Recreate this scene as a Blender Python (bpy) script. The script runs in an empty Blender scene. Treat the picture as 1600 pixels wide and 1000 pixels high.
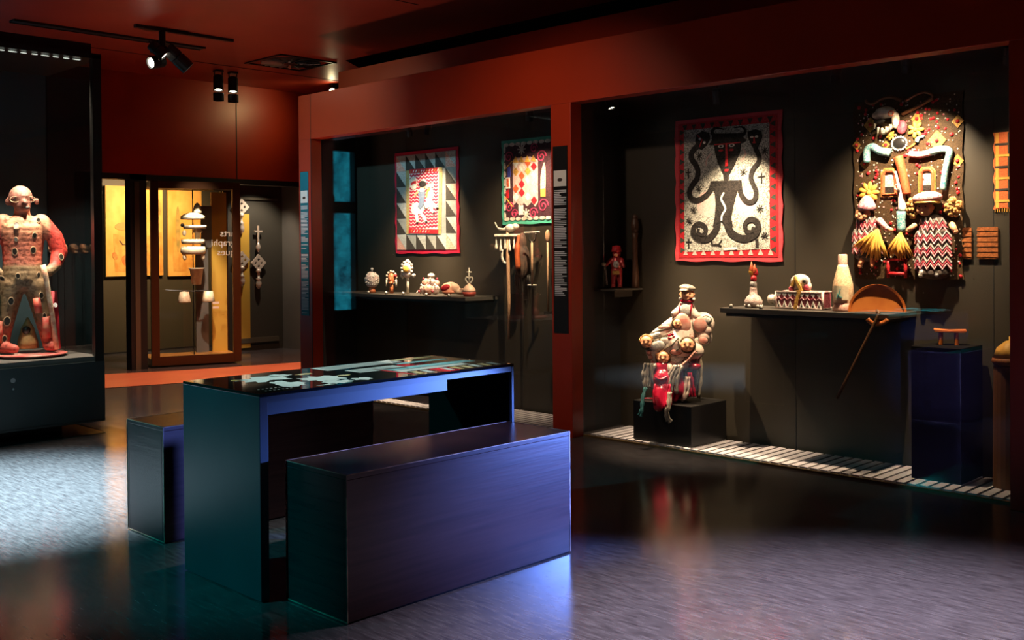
import bpy, bmesh, math, random
from mathutils import Vector, Matrix
from mathutils.bvhtree import BVHTree
random.seed(7)
S = bpy.context.scene
C = S.collection
R = math.radians

# ------------------------------------------------------------------ camera
A, PITCH, ROLL = 0.7765, 0.0087, -0.0075
cam_d = bpy.data.cameras.new('camera'); cam = bpy.data.objects.new('camera', cam_d); C.objects.link(cam)
r0 = Vector((math.sin(A), -math.cos(A), 0)); fw = Vector((math.cos(A)*math.cos(PITCH), math.sin(A)*math.cos(PITCH), -math.sin(PITCH)))
u0 = r0.cross(fw)
rr = r0*math.cos(ROLL) + u0*math.sin(ROLL); uu = u0*math.cos(ROLL) - r0*math.sin(ROLL)
m3 = Matrix((rr, uu, -fw)).transposed()
cam.matrix_world = Matrix.Translation((0, 0, 1.25)) @ m3.to_4x4()
cam_d.sensor_width = 36; cam_d.lens = 36*1609.7/1600; cam_d.shift_y = -96.2/1600
cam_d.clip_start = 0.05; cam_d.clip_end = 100
S.camera = cam
S.view_settings.view_transform = 'Standard'; S.view_settings.look = 'None'
S.view_settings.exposure = 0.0; S.view_settings.gamma = 1.0
S.view_settings.use_curve_mapping = False
S.cycles.use_denoising = True
S.cycles.sample_clamp_indirect = 4.0
S.cycles.caustics_reflective = False; S.cycles.caustics_refractive = False
S.cycles.transparent_max_bounces = 16

# ------------------------------------------------------------------ world and lights
W = bpy.data.worlds.new('world'); S.world = W; W.use_nodes = True
W.node_tree.nodes['Background'].inputs[0].default_value = (0.35, 0.5, 0.7, 1)
W.node_tree.nodes['Background'].inputs[1].default_value = 0.01

def aim(o, target):
    d = Vector(target) - o.location
    o.rotation_euler = d.to_track_quat('-Z', 'Y').to_euler()
def spot(loc, target, power, col, deg=50, blend=0.6, size=0.03):
    l = bpy.data.lights.new('spot_lamp', 'SPOT'); l.energy = power; l.color = col
    l.spot_size = R(deg); l.spot_blend = blend; l.shadow_soft_size = size
    o = bpy.data.objects.new('spot_lamp', l); C.objects.link(o); o.location = loc; aim(o, target); return o
def area(loc, target, power, col, sx, sy):
    l = bpy.data.lights.new('area_lamp', 'AREA'); l.energy = power; l.color = col; l.shape = 'RECTANGLE'; l.size = sx; l.size_y = sy
    o = bpy.data.objects.new('area_lamp', l); C.objects.link(o); o.location = loc; aim(o, target); return o
WARM = (1.0, 0.75, 0.47); WHITE = (1.0, 0.9, 0.74)
# unseen spots added for the coloured light: teal from the left, cool pool by the left case, lilac near the camera; blue at right
spot((-1.6, 5.2, 2.4), (2.0, 3.9, 0.35), 640, (0.0, 0.55, 0.58), 27, 0.7, 0.05)
spot((0.4, 4.6, 3.05), (2.6, 7.0, 0.2), 70, (0.02, 0.6, 0.62), 36, 0.9, 0.05)
spot((1.7, 5.4, 3.05), (1.85, 5.6, 0), 6800, (0.62, 0.92, 1.0), 50, 1.0, 0.06)
spot((4.97, 1.42, 0.62), (3.17, 2.80, 0.36), 2600, (0.13, 0.27, 1.0), 24, 1.0, 0.05)
spot((3.7, 2.1, 3.08), (2.75, 1.15, 0), 1700, (0.88, 0.80, 1.0), 66, 1.0, 0.1)
spot((2.62, 3.50, 3.08), (2.62, 3.50, 0.74), 170, (0.9, 1.0, 0.95), 32, 0.6, 0.04)  # unseen spot added to brighten the table-top prints
# unseen lamps added to wash frame, ceiling and far red wall
spot((2.6, 6.6, 3.08), (5.12, 7.1, 2.3), 260, (0.32, 0.8, 1.0), 46, 1.0, 0.05)
spot((3.2, 4.4, 3.08), (5.12, 4.8, 1.3), 80, (1.0, 0.75, 0.55), 80, 1.0, 0.05)
spot((4.4, 7.6, 0.5), (4.4, 7.4, 3.15), 60, (1.0, 0.55, 0.4), 120, 1.0, 0.1)

# ------------------------------------------------------------------ materials
MATS = {}
def mat(name, col, rough=0.6, metal=0.0, col2=None, scale=(8, 8, 8), contrast=(0.35, 0.65), bump=0.0, emit=None, estr=0, spec=0.5, coat=0, kind='noise', detail=4, bscale=None, sheen=0):
    if name in MATS: return MATS[name]
    m = bpy.data.materials.new(name); m.use_nodes = True; N = m.node_tree.nodes; L = m.node_tree.links
    p = N['Principled BSDF']
    p.inputs['Base Color'].default_value = (*col, 1); p.inputs['Roughness'].default_value = rough; p.inputs['Metallic'].default_value = metal
    p.inputs['Specular IOR Level'].default_value = spec; p.inputs['Coat Weight'].default_value = coat
    if sheen: p.inputs['Sheen Weight'].default_value = sheen
    if emit: p.inputs['Emission Color'].default_value = (*emit, 1); p.inputs['Emission Strength'].default_value = estr
    if col2 or bump:
        tc = N.new('ShaderNodeTexCoord'); mp = N.new('ShaderNodeMapping'); mp.inputs['Scale'].default_value = scale
        L.new(tc.outputs['Object'], mp.inputs['Vector'])
        if kind == 'noise':
            t = N.new('ShaderNodeTexNoise'); t.inputs['Scale'].default_value = 1; t.inputs['Detail'].default_value = detail; fac = t.outputs['Fac']
        else:
            t = N.new('ShaderNodeTexVoronoi'); t.inputs['Scale'].default_value = 1; sp = N.new('ShaderNodeSeparateColor'); L.new(t.outputs['Color'], sp.inputs[0]); fac = sp.outputs[0]
        L.new(mp.outputs['Vector'], t.inputs['Vector'])
        if col2:
            mr = N.new('ShaderNodeMapRange'); mr.inputs[1].default_value = contrast[0]; mr.inputs[2].default_value = contrast[1]
            L.new(fac, mr.inputs[0])
            mx = N.new('ShaderNodeMix'); mx.data_type = 'RGBA'; mx.inputs[6].default_value = (*col, 1); mx.inputs[7].default_value = (*col2, 1)
            L.new(mr.outputs[0], mx.inputs[0]); L.new(mx.outputs[2], p.inputs['Base Color'])
        if bump:
            b = N.new('ShaderNodeBump'); b.inputs['Strength'].default_value = bump; b.inputs['Distance'].default_value = 0.01
            L.new(fac, b.inputs['Height']); L.new(b.outputs['Normal'], p.inputs['Normal'])
    MATS[name] = m; return m
def glass(name='vitrine glass', tint=(1, 1, 1), ior=1.45):
    if name in MATS: return MATS[name]
    m = bpy.data.materials.new(name); m.use_nodes = True; N = m.node_tree.nodes; L = m.node_tree.links
    N.remove(N['Principled BSDF']); out = N['Material Output']
    t = N.new('ShaderNodeBsdfTransparent'); t.inputs[0].default_value = (*tint, 1)
    g = N.new('ShaderNodeBsdfGlossy'); g.inputs['Roughness'].default_value = 0.0
    f = N.new('ShaderNodeFresnel'); ge = N.new('ShaderNodeNewGeometry'); im = N.new('ShaderNodeMix'); im.inputs[2].default_value = ior; im.inputs[3].default_value = 1/ior
    L.new(ge.outputs['Backfacing'], im.inputs[0]); L.new(im.outputs[0], f.inputs[0])
    x = N.new('ShaderNodeMixShader'); L.new(f.outputs[0], x.inputs[0]); L.new(t.outputs[0], x.inputs[1]); L.new(g.outputs[0], x.inputs[2])
    L.new(x.outputs[0], out.inputs[0]); MATS[name] = m; return m

RED = mat('red lacquer wall', (0.42, 0.030, 0.005), 0.36, col2=(0.37, 0.026, 0.004), scale=(2, 2, 2))
CEIL = mat('red ceiling', (0.33, 0.035, 0.015), 0.45, col2=(0.27, 0.028, 0.012), scale=(1.5, 1.5, 1.5))
DARK = mat('dark vitrine paint', (0.029, 0.023, 0.015), 0.5, col2=(0.025, 0.020, 0.013), scale=(1, 6, 1))
BLACK = mat('black paint', (0.008, 0.008, 0.009), 0.5)
BLACKG = mat('black satin board', (0.012, 0.011, 0.011), 0.3)
VOID = mat('black void', (0.004, 0.003, 0.003), 0.9, spec=0.1)
METAL = mat('black metal', (0.012, 0.012, 0.012), 0.35, 0.4)
GREYW = mat('grey wall', (0.16, 0.14, 0.12), 0.6, col2=(0.13, 0.115, 0.1), scale=(2, 2, 2))
WHITEM = mat('white enamel', (0.8, 0.78, 0.72), 0.4)
LENS = mat('lit lens', (1, 1, 1), 0.3, emit=(1, 0.9, 0.7), estr=14)
GLASS = glass()

# floor: dark polished linoleum with streaks running along the vitrine wall
fm = bpy.data.materials.new('dark polished linoleum'); fm.use_nodes = True
N = fm.node_tree.nodes; L = fm.node_tree.links; p = N['Principled BSDF']
tc = N.new('ShaderNodeTexCoord'); mp = N.new('ShaderNodeMapping'); mp.inputs['Scale'].default_value = (60, 8, 1); L.new(tc.outputs['Object'], mp.inputs[0])
n1 = N.new('ShaderNodeTexNoise'); n1.inputs['Scale'].default_value = 1.2; n1.inputs['Detail'].default_value = 8; n1.inputs['Roughness'].default_value = 0.7; L.new(mp.outputs[0], n1.inputs[0])
n2 = N.new('ShaderNodeTexNoise'); n2.inputs['Scale'].default_value = 1.3; n2.inputs['Detail'].default_value = 3; L.new(tc.outputs['Object'], n2.inputs[0])
cr = N.new('ShaderNodeValToRGB'); cr.color_ramp.elements[0].position = 0.36; cr.color_ramp.elements[0].color = (0.040, 0.034, 0.038, 1)
cr.color_ramp.elements[1].position = 0.66; cr.color_ramp.elements[1].color = (0.115, 0.103, 0.11, 1)
L.new(n1.outputs[0], cr.inputs[0]); L.new(cr.outputs[0], p.inputs['Base Color'])
mr = N.new('ShaderNodeMapRange'); mr.inputs[1].default_value = 0.3; mr.inputs[2].default_value = 0.7; mr.inputs[3].default_value = 0.10; mr.inputs[4].default_value = 0.19
L.new(n2.outputs[0], mr.inputs[0]); L.new(mr.outputs[0], p.inputs['Roughness'])
bp = N.new('ShaderNodeBump'); bp.inputs['Strength'].default_value = 0.035; bp.inputs['Distance'].default_value = 0.003
p.inputs['Specular IOR Level'].default_value = 0.9
L.new(n1.outputs[0], bp.inputs['Height']); L.new(bp.outputs[0], p.inputs['Normal'])
FLOOR = fm

# ------------------------------------------------------------------ mesh helpers
class B:
    def __init__(s): s.v = []; s.f = []
    def add(s, vs, fs):
        k = len(s.v); s.v += [tuple(q) for q in vs]; s.f += [tuple(i+k for i in f) for f in fs]; return s
    def box(s, x0, x1, y0, y1, z0, z1, M=None):
        vs = [(x, y, z) for x in (x0, x1) for y in (y0, y1) for z in (z0, z1)]
        if M is not None: vs = [M @ Vector(q) for q in vs]
        return s.add(vs, [(0, 1, 3, 2), (4, 6, 7, 5), (0, 4, 5, 1), (2, 3, 7, 6), (0, 2, 6, 4), (1, 5, 7, 3)])
    def tube(s, pts, r, n=8, closed=False, flat=1.0):
        P = [Vector(q) for q in pts]; k = len(P)
        rs = [r]*k if isinstance(r, (int, float)) else list(r)
        vs = []; nrm = None
        for i in range(k):
            a = P[i-1] if (i > 0 or closed) else P[i]; b = P[(i+1) % k] if (i < k-1 or closed) else P[i]
            t = (b-a); t = t.normalized() if t.length > 1e-9 else Vector((0, 0, 1))
            if nrm is None:
                h = Vector((0, 1, 0)) if abs(t.y) < 0.9 else Vector((1, 0, 0)); nrm = (h - t*h.dot(t)).normalized()
            else:
                nrm = nrm - t*nrm.dot(t); nrm = nrm.normalized() if nrm.length > 1e-6 else t.orthogonal().normalized()
            bn = t.cross(nrm)
            for j in range(n):
                an = 2*math.pi*j/n; vs.append(P[i] + nrm*(math.cos(an)*rs[i]*flat) + bn*(math.sin(an)*rs[i]))
        fs = []
        for i in range(k if closed else k-1):
            for j in range(n):
                a = i*n+j; b = i*n+(j+1) % n; c = ((i+1) % k)*n+(j+1) % n; d = ((i+1) % k)*n+j
                fs.append((a, b, c, d))
        if not closed: fs.append(tuple(range(n-1, -1, -1))); fs.append(tuple((k-1)*n+j for j in range(n)))
        return s.add(vs, fs)
    def lathe(s, prof, n=20, c=(0, 0, 0), sx=1, sy=1, M=None):
        vs = []; k = len(prof)
        for r, z in prof:
            for j in range(n):
                an = 2*math.pi*j/n; q = Vector((c[0]+r*math.cos(an)*sx, c[1]+r*math.sin(an)*sy, c[2]+z))
                vs.append(M @ q if M is not None else q)
        fs = [(i*n+j, i*n+(j+1) % n, (i+1)*n+(j+1) % n, (i+1)*n+j) for i in range(k-1) for j in range(n)]
        fs += [tuple(range(n-1, -1, -1)), tuple((k-1)*n+j for j in range(n))]
        return s.add(vs, fs)
    def ell(s, c, r, n=14, m=9, M=None):
        if isinstance(r, (int, float)): r = (r, r, r)
        vs = [Vector((0, 0, -1))]; fs = []
        for i in range(1, m):
            th = math.pi*i/m
            for j in range(n):
                an = 2*math.pi*j/n; vs.append(Vector((math.sin(th)*math.cos(an), math.sin(th)*math.sin(an), -math.cos(th))))
        vs.append(Vector((0, 0, 1))); top = len(vs)-1
        for j in range(n):
            fs.append((0, 1+(j+1) % n, 1+j)); fs.append((top, top-n+j, top-n+(j+1) % n))
        for i in range(m-2):
            for j in range(n):
                a = 1+i*n; fs.append((a+j, a+(j+1) % n, a+n+(j+1) % n, a+n+j))
        out = []
        for q in vs:
            q = Vector((q.x*r[0], q.y*r[1], q.z*r[2]))
            if M is not None: q = M @ q
            out.append(q + Vector(c))
        return s.add(out, fs)
    def cap(s, a, ra, b, rb, n=12):
        a = Vector(a); b = Vector(b); s.tube([a, a.lerp(b, 0.5), b], [ra, (ra+rb)/2, rb], n); s.ell(a, ra, n, 7); s.ell(b, rb, n, 7); return s
    def prism(s, poly, y0, y1):
        ar = sum(poly[i-1][0]*poly[i][1]-poly[i][0]*poly[i-1][1] for i in range(len(poly)))
        if ar < 0: poly = poly[::-1]
        k = len(poly); vs = [(x, y0, z) for x, z in poly] + [(x, y1, z) for x, z in poly]
        fs = [tuple(range(k)), tuple(range(2*k-1, k-1, -1))] + [(i, i+k, (i+1) % k+k, (i+1) % k) for i in range(k)]
        return s.add(vs, fs)
    def ribbon(s, pts, w, y0, y1):
        k = len(pts); ws = [w]*k if isinstance(w, (int, float)) else list(w)
        vs = []
        for i in range(k):
            a = Vector(pts[max(i-1, 0)]); b = Vector(pts[min(i+1, k-1)]); t = (b-a).normalized(); nn = Vector((-t.y, t.x))*ws[i]/2; q = Vector(pts[i])
            for e in (q+nn, q-nn): vs += [(e.x, y0, e.y), (e.x, y1, e.y)]
        fs = []
        for i in range(k-1):
            a = i*4; b = a+4
            fs += [(a, b, b+2, a+2), (a+1, a+3, b+3, b+1), (a, a+1, b+1, b), (a+2, b+2, b+3, a+3)]
        fs += [(0, 2, 3, 1), ((k-1)*4, (k-1)*4+1, (k-1)*4+3, (k-1)*4+2)]
        return s.add(vs, fs)
    def disc(s, x, z, rx, rz, y0, y1, n=18, rot=0):
        c, d = math.cos(rot), math.sin(rot)
        return s.prism([(x+rx*math.cos(2*math.pi*i/n)*c-rz*math.sin(2*math.pi*i/n)*d, z+rx*math.cos(2*math.pi*i/n)*d+rz*math.sin(2*math.pi*i/n)*c) for i in range(n)], y0, y1)
    def mesh(s, name):
        me = bpy.data.meshes.new(name); me.from_pydata(s.v, [], s.f)
        bm = bmesh.new(); bm.from_mesh(me); bmesh.ops.recalc_face_normals(bm, faces=bm.faces); bm.to_mesh(me); bm.free()
        return me
    def make(s, name, m, parent=None, loc=(0, 0, 0), rotz=0, smooth=False, bevel=0, label=None):
        me = s.mesh(name); me.materials.append(m)
        o = bpy.data.objects.new(name, me); C.objects.link(o); o.location = loc; o.rotation_euler = (0, 0, rotz); o.parent = parent
        if smooth:
            for q in me.polygons: q.use_smooth = True
        if bevel:
            bv = o.modifiers.new('bevel', 'BEVEL'); bv.width = bevel; bv.segments = 2; bv.limit_method = 'ANGLE'
        if label: o['label'] = label
        return o
def smoothpath(pts, n=5):
    P = [Vector(q) for q in pts]; out = []
    for i in range(len(P)-1):
        a = P[max(i-1, 0)]; b = P[i]; c = P[i+1]; d = P[min(i+2, len(P)-1)]
        for k in range(n):
            t = k/n; out.append(0.5*((2*b)+(c-a)*t+(2*a-5*b+4*c-d)*t*t+(3*b-a-3*c+d)*t**3))
    out.append(P[-1]); return out
def tag(o, label, cat, group=None, kind=None):
    if label: o['label'] = label
    if cat: o['category'] = cat
    if group: o['group'] = group
    if kind: o['kind'] = kind
    return o
def thing(name, label, cat, loc=(0, 0, 0), rotz=0, group=None, kind=None):
    o = bpy.data.objects.new(name, None); C.objects.link(o); o.location = loc; o.rotation_euler = (0, 0, rotz); o.empty_display_size = 0.1
    return tag(o, label, cat, group, kind)
def struct(o): o['kind'] = 'structure'; return o
def blob(b, name, m, parent, voxel=0.008, smooth=4, **kw):
    o = b.make(name, m, parent, smooth=True, **kw)
    rm = o.modifiers.new('remesh', 'REMESH'); rm.mode = 'VOXEL'; rm.voxel_size = voxel; rm.use_smooth_shade = True
    sm = o.modifiers.new('smooth', 'SMOOTH'); sm.iterations = smooth; sm.factor = 0.5
    dg = bpy.context.evaluated_depsgraph_get()
    me = bpy.data.meshes.new_from_object(o.evaluated_get(dg)); o.modifiers.clear(); old = o.data; o.data = me; me.name = name
    if not me.materials: me.materials.append(m)
    for q in me.polygons: q.use_smooth = True
    bpy.data.meshes.remove(old); return o
def bvh(o): return BVHTree.FromPolygons([v.co for v in o.data.vertices], [p.vertices[:] for p in o.data.polygons])
def hit(t, x, z, default=0):
    h = t.ray_cast(Vector((x, -3, z)), Vector((0, 1, 0)))
    return (h[0].y, h[1]) if h[0] is not None else (default, Vector((0, -1, 0)))
def quadmap(tl, tr, br, bl, w, h):
    def f(x, y):
        u = v = 0.5
        for _ in range(12):
            xl = tl[0]+(bl[0]-tl[0])*v; xr = tr[0]+(br[0]-tr[0])*v; u = (x-xl)/(xr-xl)
            yt = tl[1]+(tr[1]-tl[1])*u; yb = bl[1]+(br[1]-bl[1])*u; v = (y-yt)/(yb-yt)
        return ((u-0.5)*w, -v*h)
    return f
def text_mesh(body, size, name, m, parent, loc, rot, mirror=False, align='LEFT'):
    cu = bpy.data.curves.new(name, 'FONT'); cu.body = body; cu.size = size; cu.extrude = 0.001; cu.align_x = align
    t = bpy.data.objects.new(name, cu); C.objects.link(t); dg = bpy.context.evaluated_depsgraph_get()
    me = bpy.data.meshes.new_from_object(t.evaluated_get(dg)); bpy.data.objects.remove(t); me.materials.clear(); me.materials.append(m)
    if mirror:
        for v in me.vertices: v.co.x = -v.co.x
        me.flip_normals()
    o = bpy.data.objects.new(name, me); C.objects.link(o); o.parent = parent; o.location = loc; o.rotation_euler = rot; return o
WALLROT = R(-90)      # things on the vitrine wall: local x to the right, y into the wall, z up

# ------------------------------------------------------------------ the room
struct(B().box(-3.3, 8.2, -3.2, 12.7, -0.1, 0).make('floor', FLOOR))
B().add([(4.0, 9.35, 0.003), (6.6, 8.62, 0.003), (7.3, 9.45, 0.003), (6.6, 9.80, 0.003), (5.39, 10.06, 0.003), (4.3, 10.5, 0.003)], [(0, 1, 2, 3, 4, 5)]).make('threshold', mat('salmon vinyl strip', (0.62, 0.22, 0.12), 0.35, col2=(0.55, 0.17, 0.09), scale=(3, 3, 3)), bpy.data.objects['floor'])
# red suspended ceiling with its cut corner, the black void above and behind
ce = B(); poly = [(-3.3, -3.2), (6.2, -3.2), (6.2, 8.4), (6.85, 8.85), (7.45, 9.6), (7.45, 10.5), (-3.3, 10.5)]
k = len(poly); ce.add([(x, y, 3.15) for x, y in poly]+[(x, y, 3.3) for x, y in poly], [tuple(range(k-1, -1, -1)), tuple(range(k, 2*k))]+[(i, (i+1) % k, (i+1) % k+k, i+k) for i in range(k)])
ceil = struct(ce.make('ceiling', CEIL))
B().box(-3.3, 7.45, 9.455, 9.463, 3.146, 3.151).make('panel_joint', BLACK, ceil)
B().box(4.2, 5.2, 6.1, 6.108, 3.146, 3.151).make('panel_joint', BLACK, ceil)
struct(B().box(-3.3, 8.4, -3.2, 12.7, 3.7, 3.8).make('ceiling_void', VOID))
# far wall: red band above the doorway, dark wall with window to its left
struct(B().box(4.55, 7.5, 10.5, 10.62, 2.08, 3.15).make('wall_back', RED))
B().box(6.205, 6.213, 10.494, 10.502, 2.08, 3.15).make('panel_joint', BLACK, bpy.data.objects['wall_back'])
wb = B(); wb.box(-3.3, 2.55, 10.5, 10.62, 0, 3.15); wb.box(2.55, 3.3, 10.5, 10.62, 0, 0.45); wb.box(2.55, 3.3, 10.5, 10.62, 2.55, 3.15); wb.box(3.3, 4.55, 10.5, 10.62, 0, 3.15)
struct(wb.make('wall_back_left', BLACK))
struct(B().box(-3.3, 8.2, -3.3, -3.2, 0, 3.7).make('wall_front', BLACK))
struct(B().box(-3.4, -3.3, -3.2, 12.7, 0, 3.7).make('wall_left', BLACK))
def leafy(name, c1, c2, st):
    m = bpy.data.materials.new(name); m.use_nodes = True; N = m.node_tree.nodes; L = m.node_tree.links; p = N['Principled BSDF']
    tc = N.new('ShaderNodeTexCoord'); t = N.new('ShaderNodeTexNoise'); t.inputs['Scale'].default_value = 5; t.inputs['Detail'].default_value = 9; t.inputs['Roughness'].default_value = 0.75; L.new(tc.outputs['Object'], t.inputs[0])
    r = N.new('ShaderNodeValToRGB'); r.color_ramp.elements[0].position = 0.35; r.color_ramp.elements[0].color = (*c1, 1); r.color_ramp.elements[1].position = 0.66; r.color_ramp.elements[1].color = (*c2, 1)
    L.new(t.outputs[0], r.inputs[0]); L.new(r.outputs[0], p.inputs['Emission Color']); p.inputs['Emission Strength'].default_value = st; p.inputs['Base Color'].default_value = (0, 0, 0, 1); return m
DAY = leafy('daylight behind foliage', (0.0, 0.05, 0.10), (0.03, 0.55, 0.75), 3.0)
def window(n, axis, a0, a1, z0, z1, pos):
    w = thing('window_%d' % n, None, None, (0, 0, 0)); w['kind'] = 'structure'
    def bx(b, s0, s1, t0, t1, d0, d1):
        b.box(s0, s1, pos+d0, pos+d1, t0, t1) if axis == 'x' else b.box(pos+d0, pos+d1, s0, s1, t0, t1)
    f = B(); bx(f, a0, a1, z0, z0+0.06, -0.05, 0.05); bx(f, a0, a1, z1-0.06, z1, -0.05, 0.05); bx(f, a0, a0+0.06, z0, z1, -0.05, 0.05); bx(f, a1-0.06, a1, z0, z1, -0.05, 0.05)
    bx(f, a0, a1, 1.72, 1.86, -0.05, 0.05); f.make('window_frame', METAL, w)
    g = B(); bx(g, a0, a1, z0, z1, 0.055, 0.06); g.make('pane', DAY, w)
    return w
w2 = window(1, 'x', 2.55, 3.3, 0.45, 2.55, 10.54)
br = B(); br.tube([(2.95, 10.5, 1.86), (3.15, 10.5, 2.5)], 0.045, 6); br.make('diagonal_brace', METAL, w2)

# ------------------------------------------------------------------ red vitrine wall
XF, XG, XB, ZB, ZT = 5.12, 5.23, 5.73, 2.215, 2.60
fr = B(); fr.box(XF, XG, -3.2, 7.63, ZB, ZT)
fr.box(XF, XG, 4.48, 4.656, 0, ZB); fr.box(XF, XG, 7.445, 7.63, 0, ZB); fr.box(XF, XG, -3.2, 1.735, 0, ZB)
wr = struct(fr.make('wall_right', RED, bevel=0.003))
B().box(XF-0.001, XF+0.002, 7.444, 7.450, 0, ZT).make('panel_joint', BLACK, wr)
B().box(5.55, 5.62, -3.2, 7.63, ZT+0.004, 2.86).make('upstand', RED, wr)
B().box(XG, 5.9, -3.2, 7.63, ZT-0.1, ZT).make('vitrine_roof', BLACK, wr)
vb = B(); vb.box(XB, XB+0.08, -3.2, 7.9, 0, ZT)
wv = struct(vb.make('wall_vitrine_back', DARK))
for y in (6.9, 5.02, 3.19, 2.02): B().box(XB-0.0015, XB+0.001, y, y+0.004, 0, ZT-0.1).make('panel_joint', BLACK, wv)
ve = B(); ve.box(XG+0.02, XB, 7.63, 7.7, 0, ZT-0.1); ve.box(XG+0.02, XB, 1.4, 1.44, 0, ZT-0.1); ve.box(XG+0.02, XB, 4.56, 4.575, 0, ZT-0.1)
struct(ve.make('wall_vitrine_ends', BLACK))
struct(B().box(8.1, 8.2, -3.2, 12.7, 0, 3.7).make('wall_beyond', VOID))
gl = thing('vitrine_glazing', 'tall clear glass front of the two lit vitrines in the red wall', 'glass', (XG, 0, 0))
B().box(0.004, 0.012, 1.735, 4.30, 0.012, ZB+0.05).make('pane', GLASS, gl)
B().box(0.004, 0.012, 4.66, 7.44, 0.012, ZB+0.05).make('pane', GLASS, gl)
B().box(0.004, 0.012, 4.304, 4.48, 0.012, ZB+0.05).make('pane', GLASS, gl)
SILL = mat('brass sill', (0.14, 0.09, 0.035), 0.5, 0.1)
for a, b_ in ((1.735, 4.48), (4.656, 7.445)): B().box(-0.004, 0.018, a, b_, 0.0, 0.011).make('sill', SILL, gl)
SLAT = mat('pale grey slat', (0.46, 0.43, 0.47), 0.55, col2=(0.38, 0.36, 0.40), scale=(3, 40, 3))
slat_me = B().box(0, 0.42, 0, 0.045, 0, 0.014).mesh('slat'); slat_me.materials.append(SLAT)
for lab, a, b_ in (('pale slatted floor grating at the foot of the vitrine with the seated doll figure', 1.45, 4.47), ('pale slatted floor grating at the foot of the vitrine with the tall staffs', 4.66, 7.43)):
    g = thing('floor_grating', lab, 'grating', (XG+0.03, a, 0.0))
    B().box(0, 0.44, 0, b_-a, -0.004, 0.002).make('tray', BLACK, g)
    y = 0.0
    while y+0.05 < b_-a:
        o = bpy.data.objects.new('slat', slat_me); C.objects.link(o); o.parent = g; o.location = (0.005, y, 0.002); y += 0.0615

# ------------------------------------------------------------------ doorway zone at the far left
dw = B(); dw.box(4.35, 4.62, 10.5, 10.62, 0, 2.08); dw.box(4.94, 5.12, 10.5, 10.62, 0, 2.08); dw.box(4.35, 7.5, 10.5, 10.62, 2.02, 2.08)
struct(dw.make('door_1', BLACK))
GREYP = mat('grey metal post', (0.13, 0.11, 0.08), 0.35, 0.3)
B().box(4.985, 5.04, 10.492, 10.5, 0, 2.0).make('door_post', GREYP, bpy.data.objects['door_1'])
BROWN = mat('dark brown wall', (0.045, 0.036, 0.02), 0.55)
struct(B().box(4.2, 8.1, 12.4, 12.5, 0, 3.1).make('wall_far_room', BROWN))
struct(B().box(4.2, 8.1, 10.6, 12.5, 2.3, 2.36).make('ceiling_far_room', BLACK))
struct(B().box(7.42, 7.5, 10.62, 12.4, 0, 2.3).make('wall_far_side', GREYW))
struct(B().box(4.2, 8.1, 12.38, 12.4, 0, 0.02).make('baseboard_far', BLACK))
struct(B().box(6.55, 7.42, 11.45, 11.5, 0, 2.3).make('wall_niche', mat('dark niche wall', (0.05, 0.043, 0.033), 0.5)))
YEL = mat('ochre lit panel', (0.62, 0.36, 0.05), 0.5, col2=(0.5, 0.27, 0.04), scale=(1, 1, 1))
B().box(6.72, 6.93, 11.43, 11.45, 0.04, 1.72).make('ochre_panel', YEL, bpy.data.objects['wall_niche'])
B().box(6.72, 7.34, 11.42, 11.45, 0.10, 0.16).make('rail', GREYP, bpy.data.objects['wall_niche'])
B().box(6.72, 7.34, 11.42, 11.45, 1.90, 1.93).make('rail', GREYP, bpy.data.objects['wall_niche'])
spot((5.9, 11.0, 2.2), (6.0, 12.35, 1.4), 300, (1.0, 0.66, 0.34), 95, 0.8, 0.08)
spot((6.9, 10.9, 2.2), (7.02, 11.45, 1.1), 60, (1.0, 0.86, 0.66), 80, 0.7, 0.03)
spot((6.4, 8.9, 3.08), (6.2, 9.3, 0), 300, (1.0, 0.45, 0.26), 85, 0.9, 0.08)
spot((5.0, 9.0, 3.08), (5.2, 9.4, 0), 300, (1.0, 0.45, 0.26), 80, 0.9, 0.08)
GOLDC = mat('golden canvas', (0.72, 0.42, 0.10), 0.6, col2=(0.62, 0.30, 0.05), scale=(5, 5, 3), contrast=(0.4, 0.6), detail=7)
GOLDD = mat('ochre brushwork', (0.55, 0.22, 0.03), 0.6, col2=(0.66, 0.36, 0.08), scale=(14, 14, 9), detail=6)
VERM = mat('vermilion brushwork', (0.60, 0.09, 0.015), 0.6, col2=(0.62, 0.25, 0.05), scale=(18, 18, 14))
INK = mat('dark ink line', (0.05, 0.03, 0.02), 0.6)
OLIVE = mat('olive brushwork', (0.25, 0.20, 0.05), 0.6, col2=(0.5, 0.3, 0.07), scale=(12, 12, 12))
def painting(label, x0, x1, z0, z1, y, extra):
    t = thing('painting', label, 'painting', ((x0+x1)/2, y, z0)); w = (x1-x0)/2; h = z1-z0
    B().box(-w, w, -0.03, 0, 0, h).make('canvas', GOLDC, t)
    B().prism([(-w*0.7, 0.06), (w*0.98, 0.04), (w*0.98, h*0.5), (w*0.2, h*0.42), (-w*0.75, h*0.47)], -0.033, -0.029).make('brush_field', GOLDD, t)
    for (cx, cz, rx, rz, m, rot) in extra: B().disc(cx, cz, rx, rz, -0.036, -0.03, 14, rot).make('brush_stroke', m, t)
    return t
pa = painting('golden abstract canvas seen through the narrow opening beside the grey post', 5.50, 6.24, 0.955, 2.07, 12.38, [(0.0-0.12, 0.19, 0.05, 0.07, VERM, 0.4), (0.03, 0.15, 0.05, 0.03, VERM, 0), (-0.26, 0.25, 0.03, 0.05, VERM, 0.3), (0.1, 0.3, 0.06, 0.03, OLIVE, 0.2), (-0.14, 0.62, 0.12, 0.05, OLIVE, 0.1), (0.33, 0.85, 0.02, 0.09, OLIVE, 0.1)])
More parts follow.
